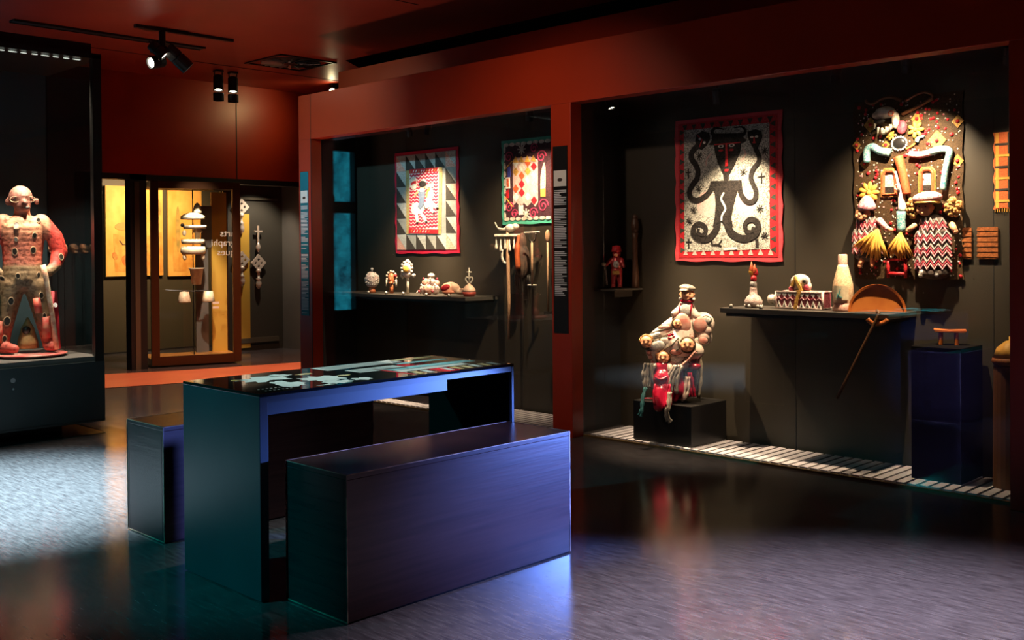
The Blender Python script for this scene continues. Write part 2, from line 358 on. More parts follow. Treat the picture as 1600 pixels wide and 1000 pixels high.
B().ribbon([(-0.2, 0.44), (-0.16, 0.39), (-0.11, 0.39), (-0.08, 0.45)], 0.012, -0.037, -0.03).make('ink_curl', INK, pa)
painting('golden plain canvas behind the hanging white bells', 6.31, 6.78, 0.94, 2.05, 12.38, [(-0.1, 0.6, 0.03, 0.3, OLIVE, 0), (0.12, 0.35, 0.04, 0.2, GOLDD, 0)])
# free-standing glass case with the bells
BRONZE = mat('bronze brown frame', (0.075, 0.028, 0.010), 0.35, 0.3)
gc = thing('glass_display_case', 'brown framed standing glass case holding the hanging white bells', 'display case', (5.65, 10.42, 0), R(-17.8))
hw = 0.48
for a, b_ in ((-hw, -hw+0.085), (hw-0.085, hw)): B().box(a, b_, -0.03, 0.03, 0.02, 2.02).make('stile', BRONZE, gc, bevel=0.004)
B().box(-hw+0.085, hw-0.085, -0.03, 0.03, 0.02, 0.115).make('rail', BRONZE, gc); B().box(-hw+0.085, hw-0.085, -0.03, 0.03, 1.94, 2.02).make('rail', BRONZE, gc)
for a in (-hw, hw-0.05): B().box(a, a+0.05, 0.62, 0.67, 0.02, 2.02).make('rear_post', BRONZE, gc)
B().box(-hw, hw, 0.03, 0.67, 0.03, 0.09).make('case_floor', mat('ochre case floor', (0.35, 0.17, 0.04), 0.4), gc)
B().box(-hw, hw, 0.03, 0.67, 1.96, 2.02).make('case_top', BLACK, gc)
B().box(-hw+0.085, hw-0.085, -0.004, 0.004, 0.115, 1.94).make('pane', GLASS, gc)
B().box(hw-0.20, hw-0.03, 0.55, 0.60, 0.09, 1.94).make('ochre_strip', YEL, gc)
B().box(0.10, 0.24, 0.56, 0.60, 0.09, 1.30).make('grey_panel', GREYW, gc); B().box(0.16, 0.28, 0.54, 0.56, 1.3, 1.78).make('grey_panel', GREYW, gc)
GHOST = mat('pale frosted lettering', (0.45, 0.40, 0.34), 0.6)
text_mesh('arts\ngraphi\nques', 0.105, 'lettering', GHOST, gc, (0.42, -0.008, 1.42), (R(90), 0, 0), mirror=True)['kind'] = 'stuff'
lb = B()
for k in range(2): lb.box(0.17, 0.24, -0.010, -0.006, 0.62+k*0.05, 0.645+k*0.05)
lb.make('white_mark', WHITEM, gc)
IVORY = mat('ivory bell', (0.85, 0.72, 0.52), 0.45, col2=(0.7, 0.55, 0.36), scale=(30, 30, 30))
spot((5.75, 10.50, 1.93), (5.80, 10.72, 0.9), 90, (1.0, 0.85, 0.6), 60, 0.8, 0.02)
spot((5.2, 9.3, 3.1), (5.80, 10.72, 1.0), 420, (1.0, 0.86, 0.66), 26, 0.9, 0.03)  # unseen front fill added to brighten the bells
bl = thing('bell_chime', 'tiered ivory bells and cups hung on a thin rod in the brown glass case', 'chime', (5.775, 10.72, 0.09), R(-17.8))
B().tube([(0, 0, 0), (0, 0, 1.86)], 0.006, 8).make('rod', METAL, bl)
b = B(); b.lathe([(0.03, 1.58), (0.06, 1.60), (0.13, 1.565), (0.135, 1.53), (0.125, 1.525)], 20); b.lathe([(0.12, 1.46), (0.13, 1.45), (0.12, 1.42)], 20, (0.02, 0, 0)); b.lathe([(0.0, 1.72), (0.03, 1.69), (0.05, 1.62), (0.06, 1.60)], 14, (0.05, 0, 0)); b.make('tier', IVORY, bl, smooth=True)
b = B(); b.lathe([(0.125, 1.30), (0.13, 1.27), (0.12, 1.25)], 20); b.lathe([(0.13, 1.22), (0.14, 1.16), (0.12, 1.13)], 20); b.lathe([(0.03, 1.29), (0.03, 1.37), (0.06, 1.385), (0.025, 1.43), (0.0, 1.44)], 12, (0.05, 0, 0)); b.make('tier', IVORY, bl, smooth=True)
for x, z in ((-0.10, 1.10), (0.10, 1.10), (-0.10, 1.37)): B().ell((x, -0.04, z), (0.022, 0.022, 0.035)).make('bead', IVORY, bl, smooth=True)
B().ell((-0.12, -0.04, 1.46), 0.022).make('bead', METAL, bl, smooth=True)
B().lathe([(0.0, 0.79), (0.05, 0.79), (0.075, 0.965), (0.085, 0.965), (0.085, 0.98), (0.075, 0.98), (0.06, 0.85)], 20, (0.035, 0, 0)).make('cup', IVORY, bl, smooth=True)
for x in (-0.10, 0.165): B().lathe([(0.065, 0.59), (0.072, 0.60), (0.05, 0.71), (0.0, 0.715)], 18, (x, 0, 0)).make('bell', IVORY, bl, smooth=True)
B().tube([(-0.30, 0, 0.735), (0.0, 0, 0.715), (0.17, 0, 0.72)], 0.006, 6).make('arm', METAL, bl)
CROSSM = mat('pale silver gilt', (0.82, 0.66, 0.55), 0.35, 0.5)
# upper small cross, lower lozenge cross
def small_cross(loc):
    t = thing('hand_cross', 'slender pale cross hung above the lozenge-headed cross', 'cross', loc, 0, 'hand crosses on the niche wall')
    B().tube([(0, 0, 0.08), (0, 0, 0.33)], 0.014, 8).make('shaft', CROSSM, t); B().box(-0.055, 0.055, -0.01, 0.01, 0.245, 0.27).make('crossbar', CROSSM, t)
    B().lathe([(0, -0.01), (0.022, 0.02), (0.032, 0.06), (0.018, 0.1), (0.012, 0.12)], 10).make('handle', CROSSM, t, smooth=True); return t
def lozenge_cross(label, loc):
    t = thing('hand_cross', label, 'cross', loc, 0, 'hand crosses on the niche wall')
    M = Matrix.Translation((0, 0, 0.285)) @ Matrix.Rotation(R(45), 4, 'Y'); h = B()
    for i in (-1, 0, 1):
        h.box(-0.078, 0.078, -0.01, 0.01, i*0.06-0.016, i*0.06+0.016, M); h.box(i*0.06-0.016, i*0.06+0.016, -0.012, 0.008, -0.078, 0.078, M)
    h.make('lozenge_head', CROSSM, t)
    B().lathe([(0, -0.05), (0.03, -0.02), (0.037, 0.03), (0.024, 0.07), (0.036, 0.085), (0.016, 0.1), (0.016, 0.16), (0.034, 0.17), (0.03, 0.2), (0.015, 0.21)], 12).make('handle', CROSSM, t, smooth=True); return t
small_cross((7.035, 11.40, 1.245)); lozenge_cross('lozenge-headed pierced cross hung on the dark niche wall', (7.035, 11.40, 0.82))
lozenge_cross('pierced cross half hidden by the brown case, beside the ochre panel, lower', (6.80, 11.40, 0.86)); lozenge_cross('pierced cross half hidden by the brown case, beside the ochre panel, upper', (6.80, 11.40, 1.52))

# ------------------------------------------------------------------ ceiling fittings
def make_can(t, c, d, r, ln, rim=METAL):
    d = Vector(d).normalized(); M = Matrix.Translation(c) @ d.to_track_quat('Z', 'Y').to_matrix().to_4x4()
    B().lathe([(0, 0), (r*0.9, 0), (r, 0.01), (r, ln*0.45), (r*0.9, ln*0.46), (r*0.9, ln*0.5), (r, ln*0.51), (r, ln), (r*0.85, ln), (r*0.8, ln*0.9), (0, ln*0.9)], 18, M=M).make('can', rim, t, smooth=False)
    B().lathe([(0, ln*0.915), (r*0.72, ln*0.915), (r*0.6, ln*0.935), (0, ln*0.945)], 16, M=M).make('lens', LENS, t, smooth=True)
tr = thing('lighting_track', 'short black lighting track on the ceiling carrying the spotlight cluster', 'track', (4.4, 8.25, 3.15))
B().box(-0.45, 0.45, -0.02, 0.02, -0.025, -0.001).make('rail', METAL, tr); B().box(-0.46, -0.44, -0.024, 0.024, -0.028, -0.001).make('end_cap', METAL, tr)
sl = thing('ceiling_slot', 'long black recessed slot in the ceiling above the left case', 'ceiling slot', (4.0, 8.78, 3.15))
B().box(-0.85, 0.85, -0.05, 0.05, -0.012, -0.001).make('slot_cover', BLACK, sl); B().box(-0.85, 0.85, -0.056, -0.05, -0.018, -0.001).make('lip', METAL, sl); B().box(-0.85, 0.85, 0.05, 0.056, -0.018, -0.001).make('lip', METAL, sl)
t = thing('track_spotlight', 'black triple spotlight hanging from the short ceiling track', 'spotlight', (4.18, 8.25, 3.125))
B().tube([(0, 0, 0), (0, 0, -0.13)], 0.028, 10).make('stem', METAL, t); B().box(-0.09, 0.07, -0.05, 0.05, -0.19, -0.13).make('junction', METAL, t, bevel=0.01)
make_can(t, (0.03, -0.02, -0.14), (0.62, -0.25, -0.62), 0.062, 0.24); make_can(t, (-0.10, 0.0, -0.12), (0.45, -0.3, -0.5), 0.05, 0.15); make_can(t, (0.03, 0.05, -0.24), (-0.75, -0.12, -0.22), 0.055, 0.13)
B().tube([(-0.12, 0, -0.10), (-0.06, -0.05, -0.2), (-0.03, 0, -0.27)], 0.006, 6).make('cable', METAL, t)
for x, lab in ((5.56, 'black spotlight hanging before the red wall, left of the pair'), (5.73, 'black spotlight hanging before the red wall, right of the pair')):
    t = thing('track_spotlight', lab, 'spotlight', (x, 9.75, 3.15), 0, 'pair of spotlights before the red wall')
    B().box(-0.04, 0.04, -0.04, 0.04, -0.02, -0.001).make('mount', METAL, t)
    b = B(); b.tube([(-0.045, 0, -0.01), (-0.045, 0, -0.10)], 0.006, 6); b.tube([(0.045, 0, -0.01), (0.045, 0, -0.10)], 0.006, 6); b.make('yoke', METAL, t)
    make_can(t, (0, 0.0, -0.06), (-0.06, -0.1, -0.6), 0.052, 0.16); B().lathe([(0.055, -0.32), (0.056, -0.24), (0.05, -0.24), (0.05, -0.32)], 16).make('snoot', METAL, t)
t = thing('track_spotlight', 'glaring small spotlight at the ceiling corner above the red frame', 'spotlight', (6.98, 9.66, 3.15))
B().box(-0.06, 0.06, -0.03, 0.03, -0.03, -0.001).make('mount', METAL, t); 
M = Vector((-1, -0.35, -0.12)); make_can(t, (0.05, 0.0, -0.085), M, 0.05, 0.13)
FLARE = mat('glaring lens', (1, 1, 1), 0.3, emit=(1, 0.8, 0.4), estr=60)
B().ell((-0.085, -0.045, -0.10), 0.026).make('bulb', FLARE, t, smooth=True)
spot((6.75, 9.55, 3.0), (6.3, 10.5, 2.75), 13, (1.0, 0.7, 0.3), 90, 1.0, 0.06)
vt = thing('ceiling_diffuser', 'square ceiling air diffuser with round swirl vanes near the red wall', 'air vent', (5.86, 8.86, 3.15))
b = B()
for a in range(4):
    M = Matrix.Rotation(R(90*a), 4, 'Z'); b.box(-0.33, 0.33, 0.30, 0.33, -0.012, -0.001, M)
b.make('frame', METAL, vt)
B().lathe([(0.0, -0.004), (0.30, -0.004), (0.30, -0.001)], 28).make('backing', BLACK, vt)
for k in range(18):
    a = R(20*k); M = Matrix.Rotation(a, 4, 'Z') @ Matrix.Translation((0.19, 0, -0.012)) @ Matrix.Rotation(R(30), 4, 'X')
    B().box(-0.1, 0.1, -0.012, 0.012, -0.001, 0.001, M).make('vane', mat('vane grey', (0.18, 0.16, 0.15), 0.35, 0.6), vt)
B().lathe([(0.0, -0.02), (0.07, -0.018), (0.08, -0.004), (0.0, -0.003)], 18).make('hub', METAL, vt)

# ------------------------------------------------------------------ table and benches
WENGE = mat('wine dark stained wood', (0.060, 0.024, 0.026), 0.27, col2=(0.036, 0.015, 0.018), scale=(3, 3, 60), contrast=(0.3, 0.7), bump=0.05)
WORN = mat('worn pale edge', (0.55, 0.30, 0.22), 0.6, col2=(0.10, 0.04, 0.035), scale=(9, 9, 9), contrast=(0.42, 0.6), detail=6)
def bench(label, x0, x1, y0, y1, h):
    t = thing('bench', label, 'bench', ((x0+x1)/2, (y0+y1)/2, 0), 0, 'box benches at the table'); w = (x1-x0)/2; d = (y1-y0)/2
    th = 0.018
    B().box(-w, w, -d, d, h-th, h).make('seat', WENGE, t, bevel=0.002)
    for s in (-1, 1): B().box(-w, w, s*d-(th if s > 0 else 0), s*d+(th if s < 0 else 0), 0.006, h-th).make('side_panel', WENGE, t, bevel=0.0015)
    for s in (-1, 1): B().box(s*w-(th if s > 0 else 0), s*w+(th if s < 0 else 0), -d+th, d-th, 0.006, h-th).make('end_panel', WENGE, t, bevel=0.0015)
    e = 0.0016; b = B()
    for s in (-1, 1):
        b.box(-w, w, s*d-e, s*d+e, h-e, h+e*0.4); b.box(s*w-e, s*w+e, -d, d, h-e, h+e*0.4)
        for r in (-1, 1): b.box(s*w-e, s*w+e, r*d-e, r*d+e, 0.006, h)
        b.box(s*w-e, s*w+e*0.5, -d, d, 0.004, 0.008)
    b.make('worn_edge', WORN, t); return t
bench('long dark wooden box bench in front of the table, blue-lit at its right end', 2.055, 3.18, 2.80, 3.162, 0.501)
bench('dark wooden box bench half hidden behind the table', 2.09, 3.215, 4.151, 4.495, 0.50)
TBL = mat('dark slate lacquer', (0.040, 0.048, 0.058), 0.28, col2=(0.034, 0.04, 0.05), scale=(3, 3, 3))
TOPG = mat('black gloss table top', (0.010, 0.012, 0.012), 0.04, coat=0.4)
tb = thing('exhibit_table', 'dark slab-legged table with a glossy printed map top', 'table', (2.6165, 3.474, 0)); w = 0.645; d = 0.277; h = 0.744
for a, b_ in ((-w, -w+0.035), (w-0.016, w)):
    B().box(a, b_, -d, d, 0.004, h-0.012).make('slab_leg', TBL, tb, bevel=0.002)
B().box(w-0.024, w-0.016, -d+0.004, d-0.004, 0.006, h-0.034).make('leg_shade_sheet', VOID, tb)  # black sheet added where the inner leg face lies in shade
B().box(-w+0.035, w-0.016, -d, d, h-0.034, h-0.012).make('top_board', TBL, tb)
B().box(-w+0.035, 2.89-2.6165, -d+0.03, d-0.05, h-0.084, h-0.034).make('equipment_tray', TBL, tb)
B().box(-w, w, -d, d, h-0.012, h).make('top', TOPG, tb, bevel=0.0015)
PAPER = mat('pale print', (0.62, 0.70, 0.66), 0.5, col2=(0.5, 0.58, 0.55), scale=(40, 120, 1)); PRED = mat('red print', (0.6, 0.03, 0.04), 0.5); PTEAL = mat('teal print', (0.12, 0.42, 0.46), 0.5, col2=(0.3, 0.6, 0.62), scale=(40, 40, 1)); PGOLD = mat('gold print', (0.55, 0.42, 0.12), 0.5, col2=(0.7, 0.62, 0.4), scale=(40, 40, 1)); PLINE = mat('grey type', (0.25, 0.3, 0.3), 0.5)
def flat(name, pts, m, z=h+0.0004):
    o = B().add([(x-2.6165, y-3.474, z) for x, y in pts], [tuple(range(len(pts)))]).make(name, m, tb)
    n = o.data.polygons[0].normal
    if n.z < 0: o.data.flip_normals()
    return o
# world continents map on the left half
def isle(cx, cy, rx, ry, seed, m=PAPER, name='map_land'):
    rnd = random.Random(seed); k = 26
    flat(name, [(cx+rx*math.cos(2*math.pi*i/k)*(q := rnd.uniform(0.55, 1.1)), cy+ry*math.sin(2*math.pi*i/k)*q) for i in range(k)], m)
isle(2.22, 3.56, 0.13, 0.09, 1); isle(2.20, 3.36, 0.06, 0.12, 2); isle(2.39, 3.40, 0.10, 0.10, 3); isle(2.36, 3.27, 0.07, 0.06, 12); isle(2.48, 3.27, 0.05, 0.045, 5); isle(2.32, 3.62, 0.06, 0.04, 4); isle(2.50, 3.42, 0.035, 0.02, 6, PGOLD); isle(2.42, 3.58, 0.05, 0.025, 7, PGOLD); isle(2.12, 3.60, 0.03, 0.03, 8, OLIVE); isle(2.28, 3.23, 0.04, 0.012, 10)
for j in range(7):
    for row in (3.30, 3.25): 
        x = 2.03+j*0.018; flat('map_dot', [(x, row), (x+0.008, row), (x+0.008, row+0.008), (x, row+0.008)], WHITEM)
flat('text_sheet', [(2.55, 3.60), (2.98, 3.63), (2.98, 3.73), (2.55, 3.73)], PAPER); flat('text_sheet', [(2.60, 3.44), (2.86, 3.44), (2.86, 3.55), (2.60, 3.55)], PAPER)
for j in range(12):
    y = 3.612+j*0.0095; flat('text_line', [(2.56+0.01*(j % 3), y), (2.97-0.02*((j*7) % 4), y), (2.97-0.02*((j*7) % 4), y+0.003), (2.56+0.01*(j % 3), y+0.003)], PLINE, h+0.0008)
for j in range(9):
    y = 3.45+j*0.0105; flat('text_line', [(2.61, y), (2.85-0.015*((j*5) % 4), y), (2.85-0.015*((j*5) % 4), y+0.003), (2.61, y+0.003)], PLINE, h+0.0008)
flat('red_bar', [(2.705, 3.22), (2.722, 3.22), (2.722, 3.50), (2.705, 3.50)], PRED)
flat('timeline', [(2.73, 3.40), (3.22, 3.40), (3.22, 3.47), (2.73, 3.47)], PTEAL)
flat('white_band', [(2.73, 3.33), (3.12, 3.33), (3.12, 3.39), (2.73, 3.39)], PAPER)
flat('gold_band', [(2.95, 3.68), (3.24, 3.68), (3.24, 3.73), (2.95, 3.73)], PGOLD); flat('teal_band', [(2.9, 3.56), (3.2, 3.56), (3.2, 3.60), (2.9, 3.60)], PTEAL)
flat('white_wedge', [(2.905, 3.60), (2.99, 3.74), (2.885, 3.70)], WHITEM, h+0.0012)
for j in range(9):
    x = 2.74+j*0.055; flat('picture_strip', [(x, 3.225), (x+0.03, 3.225), (x+0.05, 3.31), (x+0.015, 3.31)], (PGOLD, PAPER, PRED, PAPER)[j % 4] if j < 5 else (PGOLD if j % 2 else PAPER))

# ------------------------------------------------------------------ left display case with the stuffed figure
CY, CX = 7.02, 3.11
PL = mat('dark teal-black plinth', (0.020, 0.030, 0.032), 0.35, col2=(0.017, 0.026, 0.028), scale=(2, 2, 2))
dc = thing('display_case', 'tall black plinth case at left holding the patched red figure', 'display case', (CX, CY, 0))
B().box(-2.2, 0, 0, 1.0, 0.085, 0.50).make('plinth', PL, dc, bevel=0.003)
B().box(-2.1, -0.18, 0.3, 0.9, 0.003, 0.085).make('recessed_base', BLACK, dc)
B().box(-2.2, -0.01, 0.02, 0.98, 0.50, 0.535).make('case_floor', mat('grey felt', (0.07, 0.066, 0.06), 0.8), dc)
for x in (-0.065, ): B().box(x, 0-0.005, 0.0, 0.05, 0.50, 2.61).make('post', METAL, dc)
B().box(-0.065, -0.005, 0.94, 0.99, 0.50, 2.61).make('post', METAL, dc)
B().box(-2.2, -0.004, 0.0, 0.99, 2.585, 2.62).make('case_top', METAL, dc); B().box(-2.2, -0.06, 0.03, 0.95, 2.62, 2.69).make('light_box', METAL, dc)
B().box(-2.2, -0.07, 0.004, 0.010, 0.535, 2.585).make('pane', GLASS, dc)
B().box(-0.02, -0.012, 0.05, 0.94, 0.535, 2.585).make('pane', GLASS, dc)
B().box(-2.2, -0.02, 0.93, 0.95, 0.535, 2.585).make('back_panel', mat('dark back panel with teal reflection tint', (0.012, 0.028, 0.034), 0.5), dc)  # teal reflection on the case glass put into the panel colour
B().box(-2.2, 0.0, -0.006, 0.0, 0.10, 0.102).make('shadow_gap', BLACK, dc)
B().lathe([(0, -0.012), (0.014, -0.012), (0.016, 0.0)], 16, M=Matrix.Translation((-0.61, -0.001, 0.42)) @ Matrix.Rotation(R(-90), 4, 'X') @ Matrix.Rotation(R(180), 4, 'Y')).make('lock', mat('steel', (0.4, 0.42, 0.42), 0.3, 0.9), dc)
B().ell((-0.61, -0.003, 0.365), 0.007).make('lock', MATS['steel'], dc)
for k in range(9): B().ell((-0.14-k*0.07, 0.08, 2.578), (0.022 if k % 3 else 0.03, 0.004, 0.004), 8, 5).make('led', mat('led strip', (1, 1, 1), 0.3, emit=(0.9, 1, 0.85), estr=0.7), dc)
fp = B().box(0.86, CX, CY-0.0, CY+0.9, 0.0005, 0.003).make('dark_floor_patch', BLACKG); tag(fp, 'thin dark patch on the floor beneath the left plinth case', 'floor plate')  # thin dark patch lying on the floor under the case
spot((2.55, 7.08, 2.56), (2.76, 7.42, 1.25), 240, (1.0, 0.84, 0.66), 60, 0.6, 0.02)
spot((3.0, 7.08, 2.56), (2.80, 7.42, 0.80), 260, (1.0, 0.82, 0.6), 50, 0.6, 0.02)

def stat_mat():
    m = bpy.data.materials.new('patched stuffed cloth'); m.use_nodes = True; N = m.node_tree.nodes; L = m.node_tree.links; p = N['Principled BSDF']; p.inputs['Roughness'].default_value = 0.6
    tc = N.new('ShaderNodeTexCoord'); sx = N.new('ShaderNodeSeparateXYZ'); L.new(tc.outputs['Object'], sx.inputs[0])
    n = N.new('ShaderNodeTexNoise'); n.inputs['Scale'].default_value = 14; n.inputs['Detail'].default_value = 6; L.new(tc.outputs['Object'], n.inputs[0])
    ad = N.new('ShaderNodeMath'); ad.operation = 'MULTIPLY_ADD'; ad.inputs[1].default_value = 0.06; L.new(n.outputs[0], ad.inputs[0]); L.new(sx.outputs['Z'], ad.inputs[2])
    sc = N.new('ShaderNodeMath'); sc.operation = 'DIVIDE'; sc.inputs[1].default_value = 1.2; L.new(ad.outputs[0], sc.inputs[0])
    r = N.new('ShaderNodeValToRGB'); e = r.color_ramp.elements; e[0].position = 0.0; e[0].color = (0.5, 0.08, 0.07, 1)
    e[1].position = 0.16; e[1].color = (0.42, 0.09, 0.05, 1)
    for pos, col in ((0.22, (0.22, 0.13, 0.06)), (0.36, (0.24, 0.15, 0.075)), (0.52, (0.28, 0.19, 0.10)), (0.545, (0.62, 0.20, 0.13)), (0.66, (0.66, 0.20, 0.12)), (0.76, (0.72, 0.36, 0.2)), (0.83, (0.62, 0.22, 0.13)), (0.86, (0.26, 0.10, 0.07)), (0.90, (0.25, 0.10, 0.07)), (1.0, (0.36, 0.16, 0.12))):
        q = e.new(pos); q.color = (*col, 1)
    L.new(sc.outputs[0], r.inputs[0])
    ab = N.new('ShaderNodeMath'); ab.operation = 'ABSOLUTE'; L.new(sx.outputs['X'], ab.inputs[0])
    mr = N.new('ShaderNodeMapRange'); mr.inputs[1].default_value = 0.135; mr.inputs[2].default_value = 0.17; L.new(ab.outputs[0], mr.inputs[0])
    zr = N.new('ShaderNodeMapRange'); zr.inputs[1].default_value = 0.595; zr.inputs[2].default_value = 0.62; L.new(sx.outputs['Z'], zr.inputs[0])
    mu = N.new('ShaderNodeMath'); mu.operation = 'MULTIPLY'; L.new(mr.outputs[0], mu.inputs[0]); L.new(zr.outputs[0], mu.inputs[1])
    mx = N.new('ShaderNodeMix'); mx.data_type = 'RGBA'; mx.inputs[7].default_value = (0.58, 0.05, 0.035, 1); L.new(mu.outputs[0], mx.inputs[0]); L.new(r.outputs[0], mx.inputs[6])
    m2 = N.new('ShaderNodeMix'); m2.data_type = 'RGBA'; m2.blend_type = 'MULTIPLY'; m2.inputs[0].default_value = 0.8
    n3 = N.new('ShaderNodeTexNoise'); n3.inputs['Scale'].default_value = 40; n3.inputs['Detail'].default_value = 4; L.new(tc.outputs['Object'], n3.inputs[0])
    rr_ = N.new('ShaderNodeValToRGB'); rr_.color_ramp.elements[0].position = 0.35; rr_.color_ramp.elements[0].color = (0.35, 0.3, 0.25, 1); rr_.color_ramp.elements[1].position = 0.5; L.new(n3.outputs[0], rr_.inputs[0])
    L.new(mx.outputs[2], m2.inputs[6]); L.new(rr_.outputs[0], m2.inputs[7]); L.new(m2.outputs[2], p.inputs['Base Color'])
    bp = N.new('ShaderNodeBump'); bp.inputs['Strength'].default_value = 0.4; bp.inputs['Distance'].default_value = 0.01; L.new(n3.outputs[0], bp.inputs['Height']); L.new(bp.outputs[0], p.inputs['Normal'])
    return m
st = thing('stuffed_figure', 'bald patched red and brown stuffed figure holding a pale cane', 'figure', (2.73, 7.42, 0.56), R(-20))
K = 0.00441
def sp(px, py, y=0.0): return ((px-48)*K, y, (548-py)*K)
b = B()
b.ell(sp(43, 304), (0.078, 0.085, 0.083)); b.ell(sp(45, 316, -0.025), (0.058, 0.06, 0.055)); b.ell(sp(49, 313, -0.085), (0.022, 0.03, 0.022)); b.ell(sp(51, 321, -0.075), (0.03, 0.03, 0.016))
b.ell(sp(26, 311), (0.026, 0.018, 0.03)); b.ell(sp(66, 310), (0.018, 0.018, 0.028)); b.ell(sp(45, 302, -0.066), (0.045, 0.02, 0.009))
b.cap(sp(45, 322), 0.05, sp(45, 336), 0.055)
for py_, rx_ in ((345, 0.13), (352, 0.15), (360, 0.15), (368, 0.145), (376, 0.14), (384, 0.135), (392, 0.132), (400, 0.13), (408, 0.13), (416, 0.135), (424, 0.14), (432, 0.14), (440, 0.13)): b.ell(sp(45, py_), (rx_, rx_*0.66, 0.06))
b.cap(sp(72, 343), 0.06, sp(91, 366), 0.055); b.cap(sp(91, 366), 0.057, sp(98, 390), 0.056); b.cap(sp(98, 390), 0.055, sp(93, 407, -0.04), 0.045); b.cap(sp(93, 410, -0.05), 0.04, sp(82, 421, -0.10), 0.036)
b.cap(sp(18, 343), 0.06, sp(2, 366), 0.055); b.cap(sp(2, 366), 0.057, sp(-4, 388), 0.056); b.cap(sp(-4, 388), 0.055, sp(0, 407, -0.04), 0.045); b.cap(sp(0, 410, -0.05), 0.04, sp(10, 421, -0.10), 0.034)
for k in range(4): b.cap(sp(82-k*1.2, 418+k*3.2, -0.115), 0.013, sp(76-k*0.6, 416+k*3.4, -0.125), 0.011, 8); b.cap(sp(10+k, 418+k*3, -0.115), 0.013, sp(16+k*0.5, 420+k*3, -0.12), 0.011, 8)
b.cap(sp(30, 440), 0.085, sp(22, 480), 0.07); b.cap(sp(22, 480), 0.07, sp(15, 512), 0.062); b.cap(sp(15, 512), 0.062, sp(14, 535), 0.05); b.cap(sp(16, 538, -0.02), 0.045, sp(32, 540, -0.10), 0.032)
b.cap(sp(62, 440), 0.08, sp(70, 480), 0.062); b.cap(sp(70, 480), 0.062, sp(77, 512), 0.052); b.cap(sp(77, 512), 0.052, sp(80, 532), 0.042); b.cap(sp(80, 538, -0.02), 0.038, sp(90, 540, -0.07), 0.028)
body = blob(b, 'body', stat_mat(), st, 0.007, 14); T = bvh(body)
HOLE = mat('dark mirror patch', (0.03, 0.03, 0.025), 0.25); RIM = mat('rope rim', (0.5, 0.34, 0.2), 0.7); MIR = mat('small mirror', (0.85, 0.83, 0.78), 0.15, 0.6)
for i, (px, py, r) in enumerate([(62, 364, 4.5), (60, 387, 5.5), (34, 389, 5.5), (36, 370, 3.5), (37, 349, 6), (68, 340, 4), (100, 398, 5), (1, 362, 4.5), (0, 388, 4.5), (38, 427, 4.5), (67, 426, 4.5), (16, 430, 5), (71, 458, 5), (28, 466, 6), (22, 497, 7), (18, 524, 5), (75, 490, 4)]):
    x, _, z = sp(px, py); y, nn = hit(T, x, z); M = Matrix.Translation((x, y, z)) @ (Vector(nn)).to_track_quat('Z', 'Y').to_matrix().to_4x4(); rr_ = r*K
    B().lathe([(0, 0.004), (rr_*0.8, 0.004), (rr_*0.85, -0.006)], 14, sx=0.72, M=M).make('mirror_patch', MIR if i in (3, 4) else HOLE, st)
    B().tube([M @ Vector((rr_*0.72*math.cos(a*math.pi/8), rr_*math.sin(a*math.pi/8), 0.001)) for a in range(16)], 0.003, 6, True).make('patch_rim', RIM, st)
for px, py in ((35, 308), (57, 307)):
    x, _, z = sp(px, py); y, _n = hit(T, x, z); B().tube([(x+0.03*math.cos(a*math.pi/6), y-0.006, z+0.020*math.sin(a*math.pi/6)) for a in range(12)], 0.0022, 6, True).make('goggle_rim', RIM, st); B().ell((x, y+0.004, z), (0.014, 0.008, 0.009)).make('eye', HOLE, st)
x, _, z = sp(52, 321); y, _n = hit(T, x, z); B().ell((x, y, z), (0.02, 0.006, 0.008)).make('mouth', HOLE, st); 
CREAM = mat('cream cane', (0.78, 0.62, 0.42), 0.55, col2=(0.55, 0.25, 0.15), scale=(30, 30, 30))
B().tube([sp(73, 410, -0.15), sp(77, 428, -0.15), sp(86, 490, -0.13), sp(92, 543, -0.10)], [0.02, 0.018, 0.016, 0.018], 10).make('cane', CREAM, st, smooth=True)
REDC = mat('bright red cloth', (0.62, 0.03, 0.05), 0.55, col2=(0.45, 0.02, 0.03), scale=(20, 20, 6))
b = B(); 
for k in range(4): b.tube([sp(87+k*1.7, 452, 0.02), sp(90+k*1.5, 500, 0.0+0.01*(k % 2)), sp(92+k*1.3, 544, 0.0)], [0.01, 0.012, 0.012], 6)
b.make('red_sash', REDC, st, smooth=True)
REDCUFF = mat('red legging cloth', (0.60, 0.05, 0.04), 0.6, col2=(0.5, 0.2, 0.12), scale=(30, 30, 30))
for pts, r in (([sp(64, 462, -0.055), sp(67, 486, -0.055)], 0.026), ([sp(76, 492, -0.035), sp(79, 526, -0.03)], 0.034), ([sp(10, 496, -0.05), sp(9, 530, -0.035)], 0.034)): B().tube(pts, r, 10).make('red_patch', REDCUFF, st, smooth=True)
BAG = mat('ochre wrapped bag', (0.42, 0.28, 0.10), 0.7, col2=(0.25, 0.16, 0.06), scale=(25, 25, 25), bump=0.3)
B().lathe([(0, 0), (0.07, 0.005), (0.066, 0.05), (0.04, 0.15), (0.018, 0.19), (0.008, 0.215), (0, 0.22)], 16, sp(51, 543, 0.04)).make('bag', BAG, st, smooth=True)
B().ell(sp(49, 513, 0.0), (0.028, 0.02, 0.03)).make('bag_charm', HOLE, st, smooth=True)
dk = B().lathe([(0, 0), (0.19, 0), (0.225, 0.012), (0.23, 0.02), (0.2, 0.022), (0.0, 0.018)], 36).make('saucer_stand', mat('red rimmed cream dish', (0.55, 0.33, 0.27), 0.4, col2=(0.5, 0.06, 0.06), scale=(9, 9, 40)), None, (2.75, 7.37, 0.536), smooth=True)
tag(dk, 'round cream and red dish under the feet of the patched figure', 'stand')
MASKM = mat('pinkish wooden mask', (0.42, 0.22, 0.12), 0.5)
